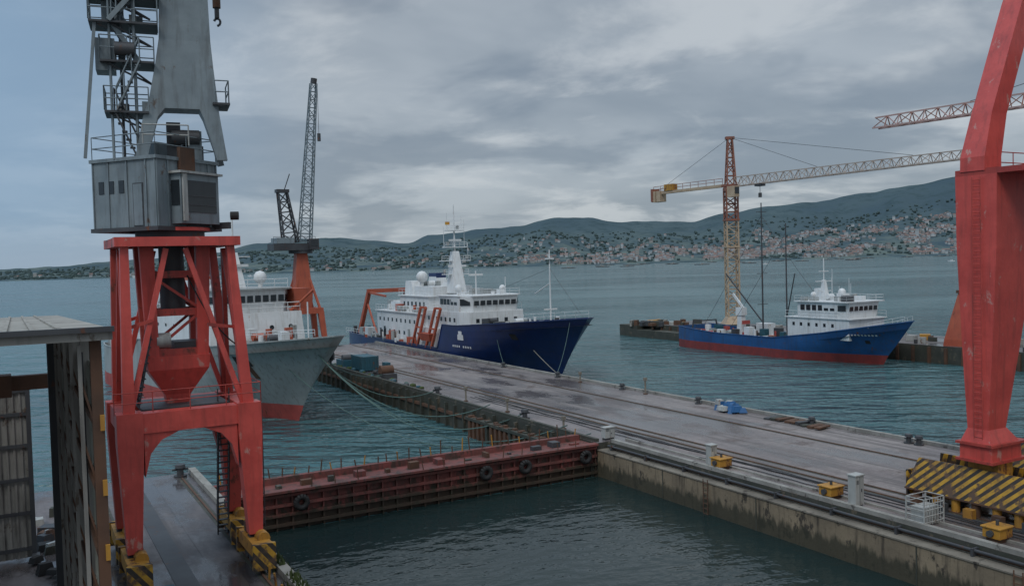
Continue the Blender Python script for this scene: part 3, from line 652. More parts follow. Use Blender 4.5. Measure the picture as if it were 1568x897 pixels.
# --- grey ship
GF=(-22.7,92.5,R(38.5))
b=B('naval_ship')
zt=lambda s: lerp(9.3,7.4,(s+9)/22) if s<34 else lerp(7.4,5.6,(s-34)/2)
rows=hull(b,56,13,8.5,zt,'hgrey','hred',1.75,bul=1.0,ed=.26,ew=.40)
for sg in (-1,1):
    decal(b,rows,1.2,3.2,6.0,7.0,'black',sg=sg); decal(b,rows,1.5,2.1,4.6,6.0,'rust',sg=sg,off=.06)
    x=surf(rows,2.2,6.3); b.boxc((sg*(x+.15),2.2,6.2),(.3,.9,.8),'dgrey',yaw=.4*sg); b.beam((sg*(x+.15),1.9,6.6),(sg*(x+.05),2.0,5.3),.14,.14,'dgrey')
b.loft([[(-5.6,9.5,7),(5.6,9.5,7),(6.2,12,7),(6.2,34,7),(-6.2,34,7),(-6.2,12,7)],[(-5.4,10,11.0),(5.4,10,11.0),(6.0,12.3,11.0),(6.0,34,11.0),(-6.0,34,11.0),(-6.0,12.3,11.0)]],'white')
b.loft([[(-3.6,11,11.0),(3.6,11,11.0),(4.9,13,11.0),(4.9,24,11.0),(-4.9,24,11.0),(-4.9,13,11.0)],[(-3.7,10.6,13.6),(3.7,10.6,13.6),(5.1,12.8,13.6),(4.9,24,13.6),(-4.9,24,13.6),(-5.1,12.8,13.6)]],'white')
b.loft([[(-4.1,10.2,13.6),(4.1,10.2,13.6),(5.5,12.6,13.6),(5.3,24.3,13.6),(-5.3,24.3,13.6),(-5.5,12.6,13.6)],[(-4.1,10.2,13.78),(4.1,10.2,13.78),(5.5,12.6,13.78),(5.3,24.3,13.78),(-5.3,24.3,13.78),(-5.5,12.6,13.78)]],'hgrey')
for i in range(8): b.boxc((-3.25+i*.93,10.72,12.6),(.66,.12,.75),'glass')
for sg in (-1,1):
    b.beam((sg*3.95,11.15,12.6),(sg*4.8,12.5,12.6),.12,.75,'glass')
    b.windows('x',sg*5.0,14,23,12.2,13.0,6)
    portholes(b,sg*6.13,[14,17,20,23,26,29],9.6)
for x in (-4.2,-2.2,1.6,3.9): b.cyl((x,9.72,9.3),(x,9.86,9.3),.26,'glass',n=10)
for x in (-4.4,4.2): b.box(x-.4,x+.4,9.7,9.86,7.6,9.4,'hgrey')
b.rail([(-6,12.3,11.05),(-5.3,10.1,11.05),(5.3,10.1,11.05),(6,12.3,11.05),(6,34,11.05)],'white',h=1.0,r=.04); b.rail([(-6,34,11.05),(-6,12.3,11.05)],'white',h=1.0,r=.04)
b.rail([(-4,10.4,13.8),(4,10.4,13.8)],'white',h=1.0,r=.035)
b.loft([b.rect(0,16,13.8,.8,1.1),b.rect(0,16.5,18,.35,.5)],'white'); b.cyl((0,16.5,18),(0,16.5,22),.12,'white'); b.beam((-2,16.4,17.5),(2,16.4,17.5),.12,.12,'white'); b.box(-1.3,1.3,15.2,15.5,16.3,16.6,'white')
b.sphere((2.6,15,15.0),.8,'white'); b.cyl((2.6,15,13.8),(2.6,15,14.5),.3,'white'); b.sphere((-2.8,18,14.6),.6,'white')
b.loft([b.rect(0,28,11,1.8,2.5),b.rect(0,28.4,15.2,1.3,1.8)],'white'); b.box(-1.35,1.35,26.5,30.3,14.4,15.25,'orange')
b.box(5.0,7.2,11,14.5,11.4,13.6,'orange'); b.cyl((4.5,11,11),(6.5,9,13.4),.15,'orange')
clutter(b,-3.4,3.4,0,9,8.1,18,['white','hgrey','dgrey','orange'],1.4,3)
b.rail([(-4.6,2,8.9),(-1,-6.5,9.3)],'white',h=.6,r=.03); b.cyl((0,-3,8.4),(0,-3,12.5),.08,'white')
b.box(-5,5,36,54,4.6,6.9,'hgrey'); b.beam((-2,45,7),(-2.4,36,13),.5,.5,'white')
for k in (37,41,45,49): b.cyl((-5.9,k,5.5),(-5.9,k,7.6),.06,'white')
b.done(GF)
# --- navy blue research vessel
w=DW(26,46); RF=(w.x,w.y,TH)
b=B('research_vessel')
def zt(s):
    if s<22: return lerp(8.6,6.9,(s+6.5)/24)
    return lerp(6.9,3.2,(s-22)/1.4)
rows=hull(b,69,14,6.8,zt,'hblue','hred2',.9,bul=.9,ed=.2,ew=.34)
b.rope((-4.9,5.0,8.1),(-1.2,-1.6,1.0),.35,.06,'ropew')
decal(b,rows,14.8,16.6,4.9,5.7,'aw'); decal(b,rows,15.2,16.3,5.7,6.2,'aw')
for i in range(9):
    if i!=4: decal(b,rows,13.0+i*.62,13.36+i*.62,3.8,4.1,'aw')
decal(b,rows,2.6,3.6,5.6,6.4,'black')
b.cyl((0,2,7.2),(0,2,17.5),.13,'white',r2=.07); b.box(-.5,.5,1.6,2.4,16.2,16.4,'white'); b.beam((0,2,15),(0,-5.8,8.7),.03,.03,'dgrey'); b.beam((0,2,15),(0,16,12),.03,.03,'dgrey')
b.cyl((0,2,13.0),(0,6,11.5),.08,'white'); b.beam((-1,2,9.5),(1,2,9.5),.2,.2,'white')
clutter(b,-3.5,3.5,0,15,7.0,22,['white','dgrey','hgrey'],1.3,5)
b.rail([(-5.2,3,8.0),(-1.0,-5.6,8.6),(1.0,-5.6,8.6)],'white',h=.9,r=.022)
b.loft([[(-4.6,17.4,6.0),(4.6,17.4,6.0),(5.4,19,6.0),(5.4,32,6.0),(-5.4,32,6.0),(-5.4,19,6.0)],[(-4.6,17.4,8.7),(4.6,17.4,8.7),(5.4,19,8.7),(5.4,32,8.7),(-5.4,32,8.7),(-5.4,19,8.7)]],'white')
b.loft([[(-3.6,18,8.7),(3.6,18,8.7),(5.0,20,8.7),(5.0,27,8.7),(-5.0,27,8.7),(-5.0,20,8.7)],[(-3.8,17.6,11.0),(3.8,17.6,11.0),(5.2,19.8,11.0),(5.0,27,11.0),(-5.0,27,11.0),(-5.2,19.8,11.0)]],'white')
b.box(-5.3,5.3,19.4,27.4,11.0,11.13,'white'); b.box(-4.0,4.0,17.4,19.4,11.0,11.14,'white')
for i in range(7): b.boxc((-3.15+i*1.05,17.78,10.15),(.8,.14,.95),'glass')
for sg in (-1,1):
    b.beam((sg*3.98,18.2,10.15),(sg*4.98,19.6,10.15),.14,.95,'glass'); b.windows('x',sg*5.1,20.3,26.5,9.7,10.6,5,fill=.78)
    b.windows('x',sg*5.42,20,31,7.2,7.8,7,fill=.35); b.rail([(sg*5.4,32,8.75),(sg*5.4,19.2,8.75)],'white',h=.95,r=.03)
b.windows('y',17.4,-4,4,7.1,7.7,5,fill=.35)
b.rail([(-5.3,27.3,11.15),(-5.25,19.5,11.15),(-3.9,17.5,11.15),(3.9,17.5,11.15),(5.25,19.5,11.15)],'white',h=.9,r=.025)
b.box(-5.9,5.9,32.02,52,2.6,8.0,'white'); b.box(-6.1,6.1,23.2,32,2.4,6.0,'white')
b.box(-4.6,4.6,32.02,44,8.0,10.7,'white'); b.box(-4.9,4.9,31.6,44.4,10.7,10.84,'white'); b.box(-6.2,6.2,31.5,52.4,7.98,8.12,'white')
b.box(-3.6,3.6,32.5,40,10.84,12.3,'white'); b.box(-4.4,4.4,44.1,49,8.12,9.6,'white')
for sg in (-1,1):
    b.windows('x',sg*5.9,34,51.5,6.3,6.9,9,fill=.3); b.windows('x',sg*5.9,34,51.5,4.3,4.9,8,fill=.3); b.windows('x',sg*4.6,33,43,9.1,9.8,6,fill=.4)
    b.box(sg*5.9-.04,sg*5.9+.04,37,37.9,3.4,5.3,'hgrey'); b.box(sg*5.9-.04,sg*5.9+.04,48,48.9,3.4,5.3,'glass')
    b.rail([(sg*6.1,52,8.14),(sg*6.1,32,8.14)],'white',h=.95,r=.03); b.rail([(sg*4.8,44,10.86),(sg*4.8,32,10.86)],'white',h=.95,r=.03)
    b.rail([(sg*6.5,53,3.1),(sg*6.4,68,3.1)],'white',h=.95,r=.03)
b.loft([b.rect(2.3,43,10.8,1.2,1.9),b.rect(2.3,43.4,14.4,.9,1.4)],'white'); b.box(1.35,3.25,41.8,45.0,13.5,14.45,'hblue'); b.loft([b.rect(-2.3,43,10.8,1.1,1.8),b.rect(-2.3,43.4,13.2,.9,1.3)],'white')
b.loft([b.rect(0,31,11.2,1.2,1.4),b.rect(0,31.3,18.0,.5,.6)],'white'); b.cyl((0,31.3,18.0),(0,31.3,25.6),.18,'white',r2=.06)
for z,wd in ((14.2,2.2),(16.4,2.6),(18.6,2.0),(21.3,1.5)): b.box(-wd,wd,30.7,31.8,z,z+.14,'white'); b.rail([(-wd,30.7,z+.14),(wd,30.7,z+.14)],'white',h=.7,r=.03,step=1.2)
b.beam((-1.6,30.5,15.6),(1.6,30.5,15.6),.25,.35,'white'); b.beam((-1.1,31,19.8),(1.1,31,19.8),.2,.3,'white')
for x,z0,z1 in ((-1.9,18.7,22.0),(1.8,18.7,23.2),(-1.3,21.4,24.2),(1.3,21.4,23.6),(2.4,16.5,19.4)): b.cyl((x,31.3,z0),(x,31.3,z1),.04,'white',n=5)
for x,y,z,r in ((-3.0,38,13.9,1.0),(3.0,36,13.6,.75),(-4.0,22,12.2,.6),(3.6,22,12.0,.5)): b.sphere((x,y,z),r,'white',n=12); b.cyl((x,y,z-1.7),(x,y,z-r*.6),.3,'white')
b.cyl((-1,22,11.1),(-1,22,14.8),.1,'white'); b.cyl((2.5,19,11.1),(2.5,19,13.8),.06,'white'); b.beam((-2.2,22,14.2),(.2,22,14.2),.1,.3,'white')
b.box(-1.6,-.8,31.2,31.25,22.3,22.8,'flag')
for x,z in ((-2.1,14.4),(2.0,16.6),(-1.4,18.8),(1.2,14.4),(.4,21.5)): b.boxc((x,30.9,z+.4),(.4,.4,.6),'hgrey')
for sg in (-1,1):
    for y0 in (24.5,30.0):
        for dy in (0,2.0):
            b.beam((sg*6.9,y0+dy+1.8,3.0),(sg*6.6,y0+dy-1.4,9.2),.34,.34,'orange')
        b.beam((sg*6.6,y0-1.4,9.2),(sg*6.6,y0+.6,9.2),.32,.32,'orange'); b.beam((sg*6.8,y0+.3,6.0),(sg*6.8,y0+2.3,6.0),.25,.25,'orange')
    b.loft([[(sg*7.0,26.6,4.0),(sg*6.2,26.6,4.0),(sg*6.2,30.0,4.0),(sg*7.0,30.0,4.0)],[(sg*7.4,26,5.2),(sg*6.1,26,5.2),(sg*6.1,30.7,5.2),(sg*7.4,30.7,5.2)]],'orange')
    for i in range(8): b.cyl((sg*6.7,33+i*3.6,3.0),(sg*6.7,33+i*3.6,4.4),.16,'orange' if i%3==0 else 'white',n=6)
    clutter(b,sg*6.35-.25,sg*6.35+.25,33,60,3.0,20,['white','dgrey','hgrey','orange'],1.8,15+sg)
for sg in (-1,1): b.beam((sg*4.3,66,3),(sg*3.8,61.5,11.2),.7,.7,'orange'); b.beam((sg*4.0,57.5,3.2),(sg*3.9,62.2,8.6),.3,.3,'orange')
b.beam((-4.2,61.5,11.2),(4.2,61.5,11.2),.7,.75,'orange'); b.beam((-3.8,61.5,10.9),(-3.8,53,10.4),.35,.35,'orange')
b.cyl((3,56,3),(3,56,8.5),.5,'white'); b.beam((3,56,8.5),(1.5,48,10.5),.5,.6,'orange')
clutter(b,-5.5,5.5,53,67,2.4,26,['white','dgrey','orange','hgrey','teal'],2.4,9)
clutter(b,-5.4,5.4,44.5,51.5,8.2,20,['white','hgrey','dgrey','white'],1.8,11); clutter(b,-3,3,20,28,11.1,10,['white','hgrey'],1.3,12); clutter(b,-3,3,33,40,12.3,8,['white','hgrey'],1.2,13); clutter(b,-5.2,-4.8,33,44,8.1,8,['white','hgrey','orange'],1.3,14)
b.done(RF)
# --- blue fishing vessel
w=DW(70.2,30); FF=(w.x,w.y,TH+R(-1))
b=B('fishing_vessel')
def zt(s):
    return lerp(6.4,4.4,(s+5)/12) if s<7 else lerp(4.4,3.1,(s-7)/10) if s<30 else lerp(3.1,3.7,(s-30)/10)
rows=hull(b,41,9,5,zt,'hblue2','hred2',1.35,bul=1.0,ed=.28,ew=.40,pw=1.1)
for i in range(8): decal(b,rows,-.6+i*.42,-.36+i*.42,4.15,4.38,'aw')
decal(b,rows,.6,1.2,3.0,3.5,'black')
b.box(-3.7,3.7,2.8,14.5,3.4,6.4,'white'); b.box(-3.9,3.9,2.4,14.9,6.4,6.52,'white')
b.loft([[(-3.0,3.6,6.5),(3.0,3.6,6.5),(3.6,5,6.5),(3.6,12.5,6.5),(-3.6,12.5,6.5),(-3.6,5,6.5)],[(-3.1,3.2,8.8),(3.1,3.2,8.8),(3.8,4.8,8.8),(3.6,12.5,8.8),(-3.6,12.5,8.8),(-3.8,4.8,8.8)]],'white')
b.box(-4,4,2.9,12.9,8.8,8.95,'white')
for i in range(6): b.boxc((-2.5+i*1.0,3.36,8.0),(.72,.12,.8),'glass')
for sg in (-1,1):
    b.beam((sg*3.25,3.7,8.0),(sg*3.7,4.75,8.0),.12,.8,'glass'); b.windows('x',sg*3.7,5.2,12,7.6,8.4,6,fill=.7); b.windows('x',sg*3.7,5,14,5.2,5.7,6,fill=.3)
    b.rail([(sg*3.8,2.5,6.53),(sg*3.8,14.8,6.53)],'white',h=.9,r=.025); b.rail([(sg*3.9,3,8.96),(sg*3.9,12.8,8.96)],'white',h=.8,r=.02)
    b.rail([(sg*3.1,0,5.3),(sg*.8,-4.2,6.2)],'white',h=.8,r=.025)
b.rail([(-3.9,3,8.96),(3.9,3,8.96)],'white',h=.8,r=.02)
b.loft([b.rect(0,10.5,8.9,.5,.6),b.rect(0,10.6,12,.2,.25)],'white'); b.cyl((0,10.6,12),(0,10.6,15.3),.08,'white')
for z,wd in ((10.3,1.5),(11.8,1.8),(13.3,1.0)): b.beam((-wd,10.6,z),(wd,10.6,z),.12,.12,'white')
for x,y,z in ((-1.2,8,12.6),(1.3,7,12.2),(-2.5,5.5,11.2),(2,10.8,13.6),(.5,6,11.5)): b.cyl((x,y,8.9),(x,y,z),.035,'white',n=5)
b.sphere((1.5,8.5,10.1),.6,'white'); b.sphere((-1.8,11,9.8),.45,'white'); b.boxc((0,7,9.5),(1.4,1.2,1.0),'white')
b.loft([b.rect(1.8,12.8,6.5,.7,.9),b.rect(1.8,13,10.6,.5,.7)],'white')
clutter(b,-3.4,3.4,4,12,8.95,12,['white','hgrey','dgrey','orange'],1.0,31)
for x,y,zt_ in ((-1.0,22.5,24.5),(.8,19,21)): b.cyl((x,y,2.5),(x,y,zt_),.15,'dgrey',r2=.09)
for z in (8,13,17.5,21.5,23): b.beam((-2.1,22.5,z),(.1,22.5,z),.09,.09,'dgrey')
b.rope((-1,22.5,22.5),(0,12,9.5),.3,.03,'dgrey'); b.rope((-1,22.5,22.5),(0,38,4),.5,.03,'dgrey'); b.rope((.8,19,19.5),(-3.5,28,3.5),.2,.03,'dgrey'); b.beam((.8,19,6),(-2,14.5,13),.14,.14,'dgrey')
b.beam((-1,22.5,5),(-2,30,13),.18,.18,'dgrey')
b.loft([b.rect(-1.5,27,2.3,.6,.6),b.rect(-1.5,27,6.0,.45,.45)],'white'); b.boxc((-1.5,27,6.7),(1.2,1.4,1.3),'white'); b.beam((-1.5,26.4,7.2),(-1.8,28.6,9.6),.28,.35,'white'); b.box(-2.3,-.7,25.8,26.0,4.6,5.2,'hred')
b.boxc((2,25,3.4),(1.8,2.6,2.4),'white'); b.boxc((-2.6,24,3.3),(1.2,1.2,2),'white')
for sg in (-1,1): b.beam((sg*3,38,2.6),(sg*2.6,38,4.6),.2,.2,'dgrey')
b.beam((-2.7,38,4.6),(2.7,38,4.6),.2,.2,'dgrey')
clutter(b,-3.6,3.6,15.5,38,2.2,64,['white','dgrey','rust','hred','teal','hgrey','white'],1.9,21)
b.done(FF)
b=B('crane_pedestal')
w0=(80.0,23.5)
b.loft([b.rect(w0[0],w0[1],2.5,2.6,2.2),b.rect(w0[0],w0[1],3.4,2.5,2.1),b.rect(w0[0],w0[1],9.9,1.0,.9)],'orange'); b.box(w0[0]-1.2,w0[0]+1.2,w0[1]-1.1,w0[1]+1.1,9.9,10.3,'rust')
b.rail([(w0[0]-1.2,w0[1]-1.1,10.3),(w0[0]+1.2,w0[1]-1.1,10.3)],'orange')
b.cyl((w0[0],w0[1],10.3),(w0[0],w0[1],11.2),.7,'dgrey',n=14); b.done()
# ------------------------------------------------------------------ mooring ropes
b=B('mooring_rope')
bow=Vector((-20.2,88.0,8.3))
for tgt,sag,dz in (((.8,12),4.2,0),((.6,18),3.4,.2),((.8,30),2.4,.4),((.6,5),4.5,.1),((.9,46),1.2,.3)):
    e=DW(tgt[0],tgt[1],ZQ+.5); b.rope(bow+Vector((0,0,-dz)),e,sag,.05,'rope',n=22)
e=DW(.8,2,ZQ+.3); b.rope(Vector((-24.8,91.0,7.2)),e,4.6,.045,'rope',n=22)
b.done(WORLD)
b=B('mooring_rope')
b.rope(DW(21.5,56,7.6),DW(17.4,46,ZQ+.6),.5,.03,'rope'); b.rope(DW(24.5,41,8.2),DW(17.4,33,ZQ+.6),.6,.03,'rope'); b.done(WORLD)
# ------------------------------------------------------------------ LEFT SHED
b=B('industrial_shed')
VW=-35.75; UF=-19.0
def rz(u): return lerp(14.95,14.25,(u+35.1)/24)
RE=VW+.28
b.add([(-64,-35.3,14.95),(RE,-35.3,14.95),(RE,-11,14.25),(-64,-11,14.25),(-64,-35.3,14.85),(RE,-35.3,14.85),(RE,-11,14.15),(-64,-11,14.15)],B.BF,'roof')
for i in range(62):
    v=-64+i*.45+.2; b.beam((v,-35.28,14.97),(v,-11,14.27),.08,.05,'roof')
b.box(-64,RE,-35.40,-35.3,14.74,14.97,'panel2'); b.box(-64,RE+.03,-35.5,-35.40,14.9,15.0,'dgrey')
us=[-35.0,-32,-29,-26,-23,UF]
for i,u in enumerate(us):
    b.beam((VW,u,ZQ),(VW,u,rz(u)-.2),.2,.24,'rust' if i==0 else 'panel2'); b.beam((VW-.28,u,ZQ),(VW-.28,u,rz(u)-.3),.07,.08,'panel2')
    for k in range(10): b.beam((VW,u,ZQ+k*1.15),(VW-.28,u,ZQ+(k+1)*1.15),.04,.04,'rust')
for z in [ZQ+.2+k*1.3 for k in range(9)]: b.box(VW-.1,VW+.04,-34.9,UF-.1,z,z+.12,'rust')
b.box(VW+.05,VW+.12,-34.9,UF-.1,ZQ+.1,14.1,'panel')
for i in range(40): b.box(VW-.0,VW+.05,-34.8+i*.39,-34.72+i*.39,ZQ+.1,14.0,'panel')
for k in range(9): b.box(VW+.02,VW+.1,-35.2,-35.14,3+k*1.25,3.3+k*1.25,'yellow')
b.cyl((VW-.25,-34.9,ZQ),(VW-.25,-34.9,14.5),.04,'dgrey',n=6)
b.box(VW-.40,VW+.14,UF-.05,UF+.4,ZQ,14.0,'dgrey')
b.box(-64,-35.9,-11.4,-10.9,11.2,11.8,'rust'); b.box(-39.2,-37.3,-11.9,-11.0,11.0,11.9,'rust'); b.box(-64,-35.9,-11.3,-11.0,13.4,13.9,'dgrey')
for j,(v0,v1) in enumerate(((-42.5,-36.6),(-49,-42.6),(-56,-49.1))):
    b.box(v0,v1,-6.0,-5.8,ZQ+.15,10.7,'panel2')
    for z in (3.0,4.7,6.3,7.9,9.4,10.5): b.box(v0,v1,-6.12,-6.0,z,z+.16,'dgrey')
    n=int((v1-v0)/.3)
    for i in range(n): b.box(v0+i*.3,v0+i*.3+.1,-6.05,-6.0,ZQ+.15,10.7,'panel2')
    b.box(v1-.2,v1,-6.15,-5.8,ZQ,10.75,'dgrey')
b.done()
b=B('scrap_pile')
rd=random.Random(4)
for i in range(110):
    b.boxc((rd.uniform(-45,-35.5),rd.uniform(-18,2),ZQ+rd.uniform(.05,.3)),(rd.uniform(.2,1.0),rd.uniform(.2,.8),rd.uniform(.1,.6)),rd.choice(['dgrey','rust','concd','cabinet','black']),yaw=rd.uniform(0,3),top=rd.uniform(.5,1))
b.done()
b=B('steel_bollard_posts')
for i in range(18):
    u=-26+i*1.2; b.cyl((-27.9,u-.0,ZQ),(-27.9+rd.uniform(-.1,.1),u,ZQ+rd.uniform(.4,.95)),.05,rd.choice(['yellow','rust','rust']),n=6)
b.box(-30,-28.6,-18.6,-17.8,ZQ+.01,ZQ+.5,'rust'); b.box(-32.4,-32.0,-17,-16.6,ZQ,ZQ+1.1,'teal')
b.done()
def small_boat(x,y,L,rot):
    b=B('motor_boat'); 
    b.loft([[(-L*.14,-L/2,-.2),(L*.14,-L/2,-.2),(L*.14,-L/2,L*.12),(-L*.14,-L/2,L*.12)],[(-L*.16,0,-.2),(L*.16,0,-.2),(L*.17,0,L*.12),(-L*.17,0,L*.12)],[(-.02,L/2,-.2),(.02,L/2,-.2),(.05,L*.55,L*.17),(-.05,L*.55,L*.17)]],'white')
    b.box(-L*.1,L*.1,-L*.2,L*.12,L*.12,L*.26,'white'); b.box(-L*.105,L*.105,-L*.15,L*.1,L*.18,L*.22,'glass'); b.cyl((0,0,L*.26),(0,0,L*.5),.05,'white'); b.done((x,y,rot))
small_boat(-1030,2450,40,1.2); small_boat(620,1250,9,.8); small_boat(430,1500,10,2); small_boat(-560,1900,14,1)
for i in range(34):
    rr=random.Random(i); x=rr.uniform(100,1300); y=rr.uniform(1700,2500)
    b=B('mussel_raft'); b.box(-12,12,-9,9,.1,.9,'dgrey')
    for k in range(5): b.box(-13,13,-8+k*4,-7.5+k*4,.9,1.2,'rust')
    b.box(-2,2,-2,2,.9,3,'cabinet'); b.done((x,y,rr.random()))
# ------------------------------------------------------------------ HILLS
prof=[(-1.2,.012),(-.761,.0105),(-.577,.007),(-.504,.0086),(-.456,.0125),(-.393,.0144),(-.334,.0187),(-.283,.0276),(-.231,.0314),(-.194,.0311),(-.154,.027),(-.117,.0231),(-.091,.0312),(-.062,.0333),(-.025,.0368),(.012,.0387),(.0486,.0465),(.0854,.0455),(.122,.040),(.166,.0396),(.203,.0379),(.240,.0457),(.292,.0524),(.343,.056),(.402,.0641),(.454,.0708),(.504,.0789),(.577,.0865),(.75,.09),(1.2,.07)]
def ph(t):
    for (a,ea),(c,ec) in zip(prof[:-1],prof[1:]):
        if a<=t<=c:
            k=(t-a)/(c-a); k=k*k*(3-2*k); return (ea+(ec-ea)*k)*1.04
    return .01
D0,D1,D2=2680.,3900.,4800.
def hz(t,y):
    H=ph(t)*D1+14
    shore=D0+60*noise.noise(Vector((t*9,3,0)))+25*noise.noise(Vector((t*40,1,0)))
    s=(y-shore)/(D1-shore)
    if s<0: return -3+s*10
    if s<=1:
        g=noise.fractal(Vector((t*14,s*2.2,0)),1,2,5)
        return max(1.5*min(1,s*20),H*(s**1.25+.30*g*s*(1-s)*2)+2)
    k=(y-D1)/(D2-D1); return H*(1-.6*k*k)+10*noise.noise(Vector((t*30,k*3,5)))*k
hm,nt,bs,co=base('hillside_forest_hazed')
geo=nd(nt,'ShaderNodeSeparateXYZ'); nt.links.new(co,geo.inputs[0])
c=mixc(nt,noisef(nt,co,.003,.35,.65,detail=6,rough=.65),(.062,.096,.118),(.090,.128,.138))  # aerial haze is painted into these bluish forest base colours
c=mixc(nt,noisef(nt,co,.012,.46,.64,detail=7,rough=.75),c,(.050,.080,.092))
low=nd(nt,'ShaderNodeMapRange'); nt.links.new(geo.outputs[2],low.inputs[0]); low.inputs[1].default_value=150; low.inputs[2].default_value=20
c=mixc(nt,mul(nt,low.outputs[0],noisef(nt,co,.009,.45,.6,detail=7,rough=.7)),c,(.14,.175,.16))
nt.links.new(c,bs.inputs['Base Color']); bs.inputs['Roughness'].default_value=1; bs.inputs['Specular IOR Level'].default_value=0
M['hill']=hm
b=B('hills')
NT=420; ys=[D0-60+ (D1-D0+60)*(i/34)**1.1 for i in range(35)]+[D1+ (D2-D1)*i/8 for i in range(1,9)]
vs=[];fs=[]
for i in range(NT+1):
    t=-1.15+2.3*i/NT
    for y in ys: 
        z=hz(t,y)+ (5*noise.noise(Vector((t*60,y*.01,2))) if y>D0+200 else 0)
        vs.append((t*y,y,z))
n=len(ys)
for i in range(NT):
    for j in range(n-1): fs.append((i*n+j,(i+1)*n+j,(i+1)*n+j+1,i*n+j+1))
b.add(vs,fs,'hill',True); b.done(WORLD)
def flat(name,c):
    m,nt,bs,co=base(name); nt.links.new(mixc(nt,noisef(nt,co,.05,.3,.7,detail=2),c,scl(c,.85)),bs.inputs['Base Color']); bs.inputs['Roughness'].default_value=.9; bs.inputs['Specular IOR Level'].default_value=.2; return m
tw=[flat('town_hazed_'+k,c) for k,c in (('white',(.46,.49,.50)),('cream',(.34,.34,.325)),('grey',(.21,.24,.25)),('roof',(.25,.17,.15)),('roof_dark',(.17,.145,.14)))]  # house colours muted and blued: distance haze put into the base colour
b=B('hillside_town'); rd=random.Random(11); cnt=0; tries=0
while cnt<3900 and tries<120000:
    tries+=1
    t=rd.uniform(-.62,.72); s=rd.random()**1.6*.52
    dens=.035+.965*max(0,min(1,(t+.06)/.32))**1.2; dens*=1-s*1.4
    if t<-.2: dens*=.8; s*=.35
    nz=noise.noise(Vector((t*18,s*9,4)))+.6*noise.noise(Vector((t*55,s*20,7)))
    if rd.random()>dens*(.30+2.2*nz): continue
    y=D0+45+(D1-D0)*s; z=hz(t,y)
    if z<1: continue
    cnt+=1
    w_=rd.uniform(5,13); d_=rd.uniform(5,11); h=rd.uniform(3.5,7) if rd.random()<.9 else rd.uniform(8,15); yw=rd.uniform(-.6,.6)
    wall=tw[rd.choice([0,0,0,1,1,2])]; rf=tw[rd.choice([3,3,4,2])]
    b.boxc((t*y,y,z+h/2-1),(w_,d_,h+2),wall,yaw=yw)
    cs,sn=math.cos(yw),math.sin(yw)
    P=lambda x,yy,zz:(t*y+x*cs-yy*sn,y+x*sn+yy*cs,zz)
    zt_=z+h; a=w_/2+.5; e=d_/2+.5
    b.add([P(-a,-e,zt_),P(a,-e,zt_),P(a,e,zt_),P(-a,e,zt_),P(-a,0,zt_+2.6),P(a,0,zt_+2.6)],[(0,1,5,4),(3,2,5,4),(0,4,3),(1,5,2)],rf)
b.done(WORLD)
M['dtree']=flat('distant_foliage_hazed',(.060,.092,.090))  # tree tone carries painted distance haze, matching the hills
b=B('distant_trees')
for i in range(5500):
    t=rd.uniform(-.62,.75); s=rd.random()**1.1*.72; y=D0+40+(D1-D0)*s; z=hz(t,y)
    if z<1.2 or noise.noise(Vector((t*22,s*9,9)))<-.2: continue
    r=rd.uniform(3,7.5); x=t*y; hh=r*rd.uniform(.8,1.3); o=rd.random()
    ring=[(x+r*math.cos(o+k*1.047)*rd.uniform(.7,1.1),y+r*math.sin(o+k*1.047),z+hh*.35) for k in range(6)]
    r2=[(x+.6*r*math.cos(o+k*1.047),y+.6*r*math.sin(o+k*1.047),z+hh*rd.uniform(.8,1)) for k in range(6)]
    r0=[(x+.5*r*math.cos(o+k*1.047),y+.5*r*math.sin(o+k*1.047),z-2) for k in range(6)]
    b.loft([r0,ring,r2],'dtree',smooth=True)
b.done(WORLD)
# ------------------------------------------------------------------ WORLD
w=bpy.data.worlds.new('World'); scene.world=w; w.use_nodes=True; nt=w.node_tree
for n_ in list(nt.nodes): nt.nodes.remove(n_)
out=nd(nt,'ShaderNodeOutputWorld'); tc=nd(nt,'ShaderNodeTexCoord'); sp=nd(nt,'ShaderNodeSeparateXYZ'); nt.links.new(tc.outputs['Generated'],sp.inputs[0])
def mth(op,a,b_=None):
    n_=nd(nt,'ShaderNodeMath',operation=op)
    for i,x in enumerate((a,b_)):
        if x is None: continue
        if isinstance(x,(int,float)): n_.inputs[i].default_value=x
        else: nt.links.new(x,n_.inputs[i])
    return n_.outputs[0]
def mrange(src,lo,hi,a=0,c=1,smooth=True):
    r=nd(nt,'ShaderNodeMapRange')
    if smooth: r.interpolation_type='SMOOTHSTEP'
    for i,x in zip((1,2,3,4),(lo,hi,a,c)): r.inputs[i].default_value=x
    nt.links.new(src,r.inputs[0]); return r.outputs[0]
zc=mth('MAXIMUM',sp.outputs[2],0); zz=mth('ADD',zc,.16)
cb=nd(nt,'ShaderNodeCombineXYZ'); nt.links.new(mth('DIVIDE',sp.outputs[0],zz),cb.inputs[0]); nt.links.new(mth('DIVIDE',sp.outputs[1],zz),cb.inputs[1])
def sn_(scale,lo,hi,off,detail=5,rough=.55,dist=.3):
    mp=nd(nt,'ShaderNodeMapping'); mp.inputs['Location'].default_value=off; nt.links.new(cb.outputs[0],mp.inputs[0])
    n_=nd(nt,'ShaderNodeTexNoise'); n_.inputs['Scale'].default_value=scale; n_.inputs['Detail'].default_value=detail; n_.inputs['Roughness'].default_value=rough; n_.inputs['Distortion'].default_value=dist
    nt.links.new(mp.outputs[0],n_.inputs['Vector']); return mrange(n_.outputs[0],lo,hi)
col=mixc(nt,sn_(.6,.34,.66,(3,1,0)),(.235,.28,.33),(.375,.42,.465))
col=mixc(nt,mth('MULTIPLY',sn_(1.5,.46,.64,(7.3,2.1,0),detail=7,rough=.58),.85),col,(.49,.525,.555))
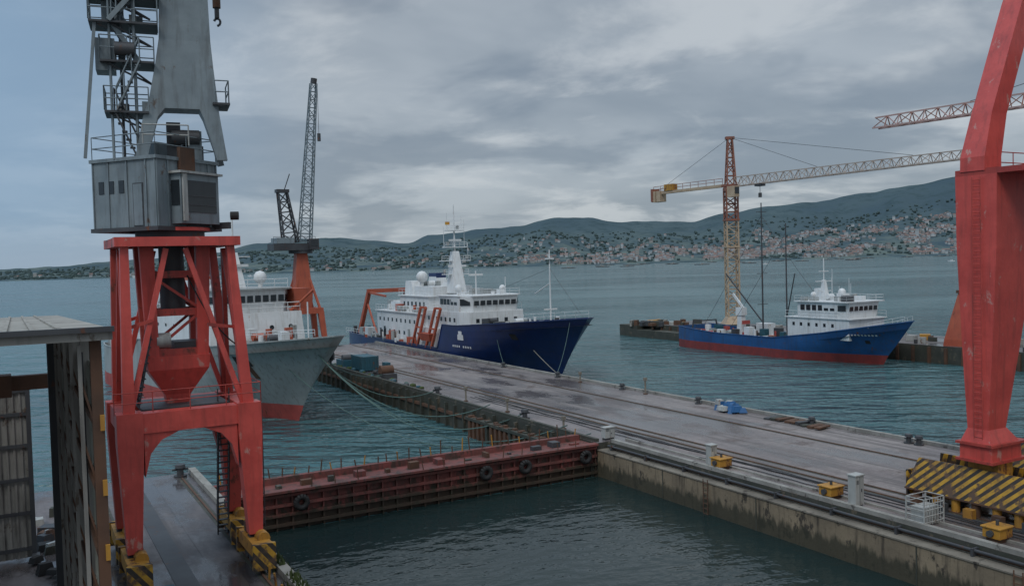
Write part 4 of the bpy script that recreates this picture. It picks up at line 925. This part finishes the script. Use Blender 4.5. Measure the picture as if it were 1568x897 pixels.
col=mixc(nt,mth('MULTIPLY',sn_(1.0,.47,.61,(1.3,9.1,2)),.8),col,(.19,.235,.29))
lx=mrange(mth('MULTIPLY',sp.outputs[0],-1),.16,.50)
col=mixc(nt,mth('MULTIPLY',lx,.8),col,(.225,.35,.50))
hb=mrange(mth('SUBTRACT',1,zc),.94,1.0,smooth=False)
col=mixc(nt,mth('MULTIPLY',hb,.45),col,(.32,.385,.455))
zb=mrange(sp.outputs[2],.34,.95,1,2.6)
vm=nd(nt,'ShaderNodeVectorMath',operation='SCALE'); nt.links.new(col,vm.inputs[0]); nt.links.new(zb,vm.inputs[3])
bgc=nd(nt,'ShaderNodeBackground'); nt.links.new(vm.outputs[0],bgc.inputs[0]); bgc.inputs[1].default_value=1.12
sky=nd(nt,'ShaderNodeTexSky'); sky.sky_type='NISHITA'; sky.sun_disc=False; sky.sun_elevation=R(48); sky.sun_rotation=R(205)
bgn=nd(nt,'ShaderNodeBackground'); nt.links.new(sky.outputs[0],bgn.inputs[0]); bgn.inputs[1].default_value=.08
mx=nd(nt,'ShaderNodeMixShader'); mx.inputs[0].default_value=.88; nt.links.new(bgn.outputs[0],mx.inputs[1]); nt.links.new(bgc.outputs[0],mx.inputs[2]); nt.links.new(mx.outputs[0],out.inputs[0])
sl=bpy.data.lights.new('sun','SUN'); sl.energy=1.0; sl.angle=R(20); sl.color=(1,.96,.9); so=bpy.data.objects.new('sun',sl); scene.collection.objects.link(so)
sd=Vector((math.sin(R(205))*math.cos(R(48)),math.cos(R(205))*math.cos(R(48)),math.sin(R(48))))
so.rotation_euler=sd.to_track_quat('Z','Y').to_euler()
# ------------------------------------------------------------------ CAMERA
cd=bpy.data.cameras.new('camera'); cam=bpy.data.objects.new('camera',cd); scene.collection.objects.link(cam)
cd.lens=31.18; cd.sensor_width=36; cd.clip_end=30000; cd.clip_start=.5
cam.matrix_world=Matrix.Translation((0,0,16))@Matrix.Rotation(R(88),4,'X')@Matrix.Rotation(R(-1.57),4,'Z')
scene.camera=cam
scene.view_settings.view_transform='Standard'; scene.view_settings.look='None'; scene.view_settings.exposure=0
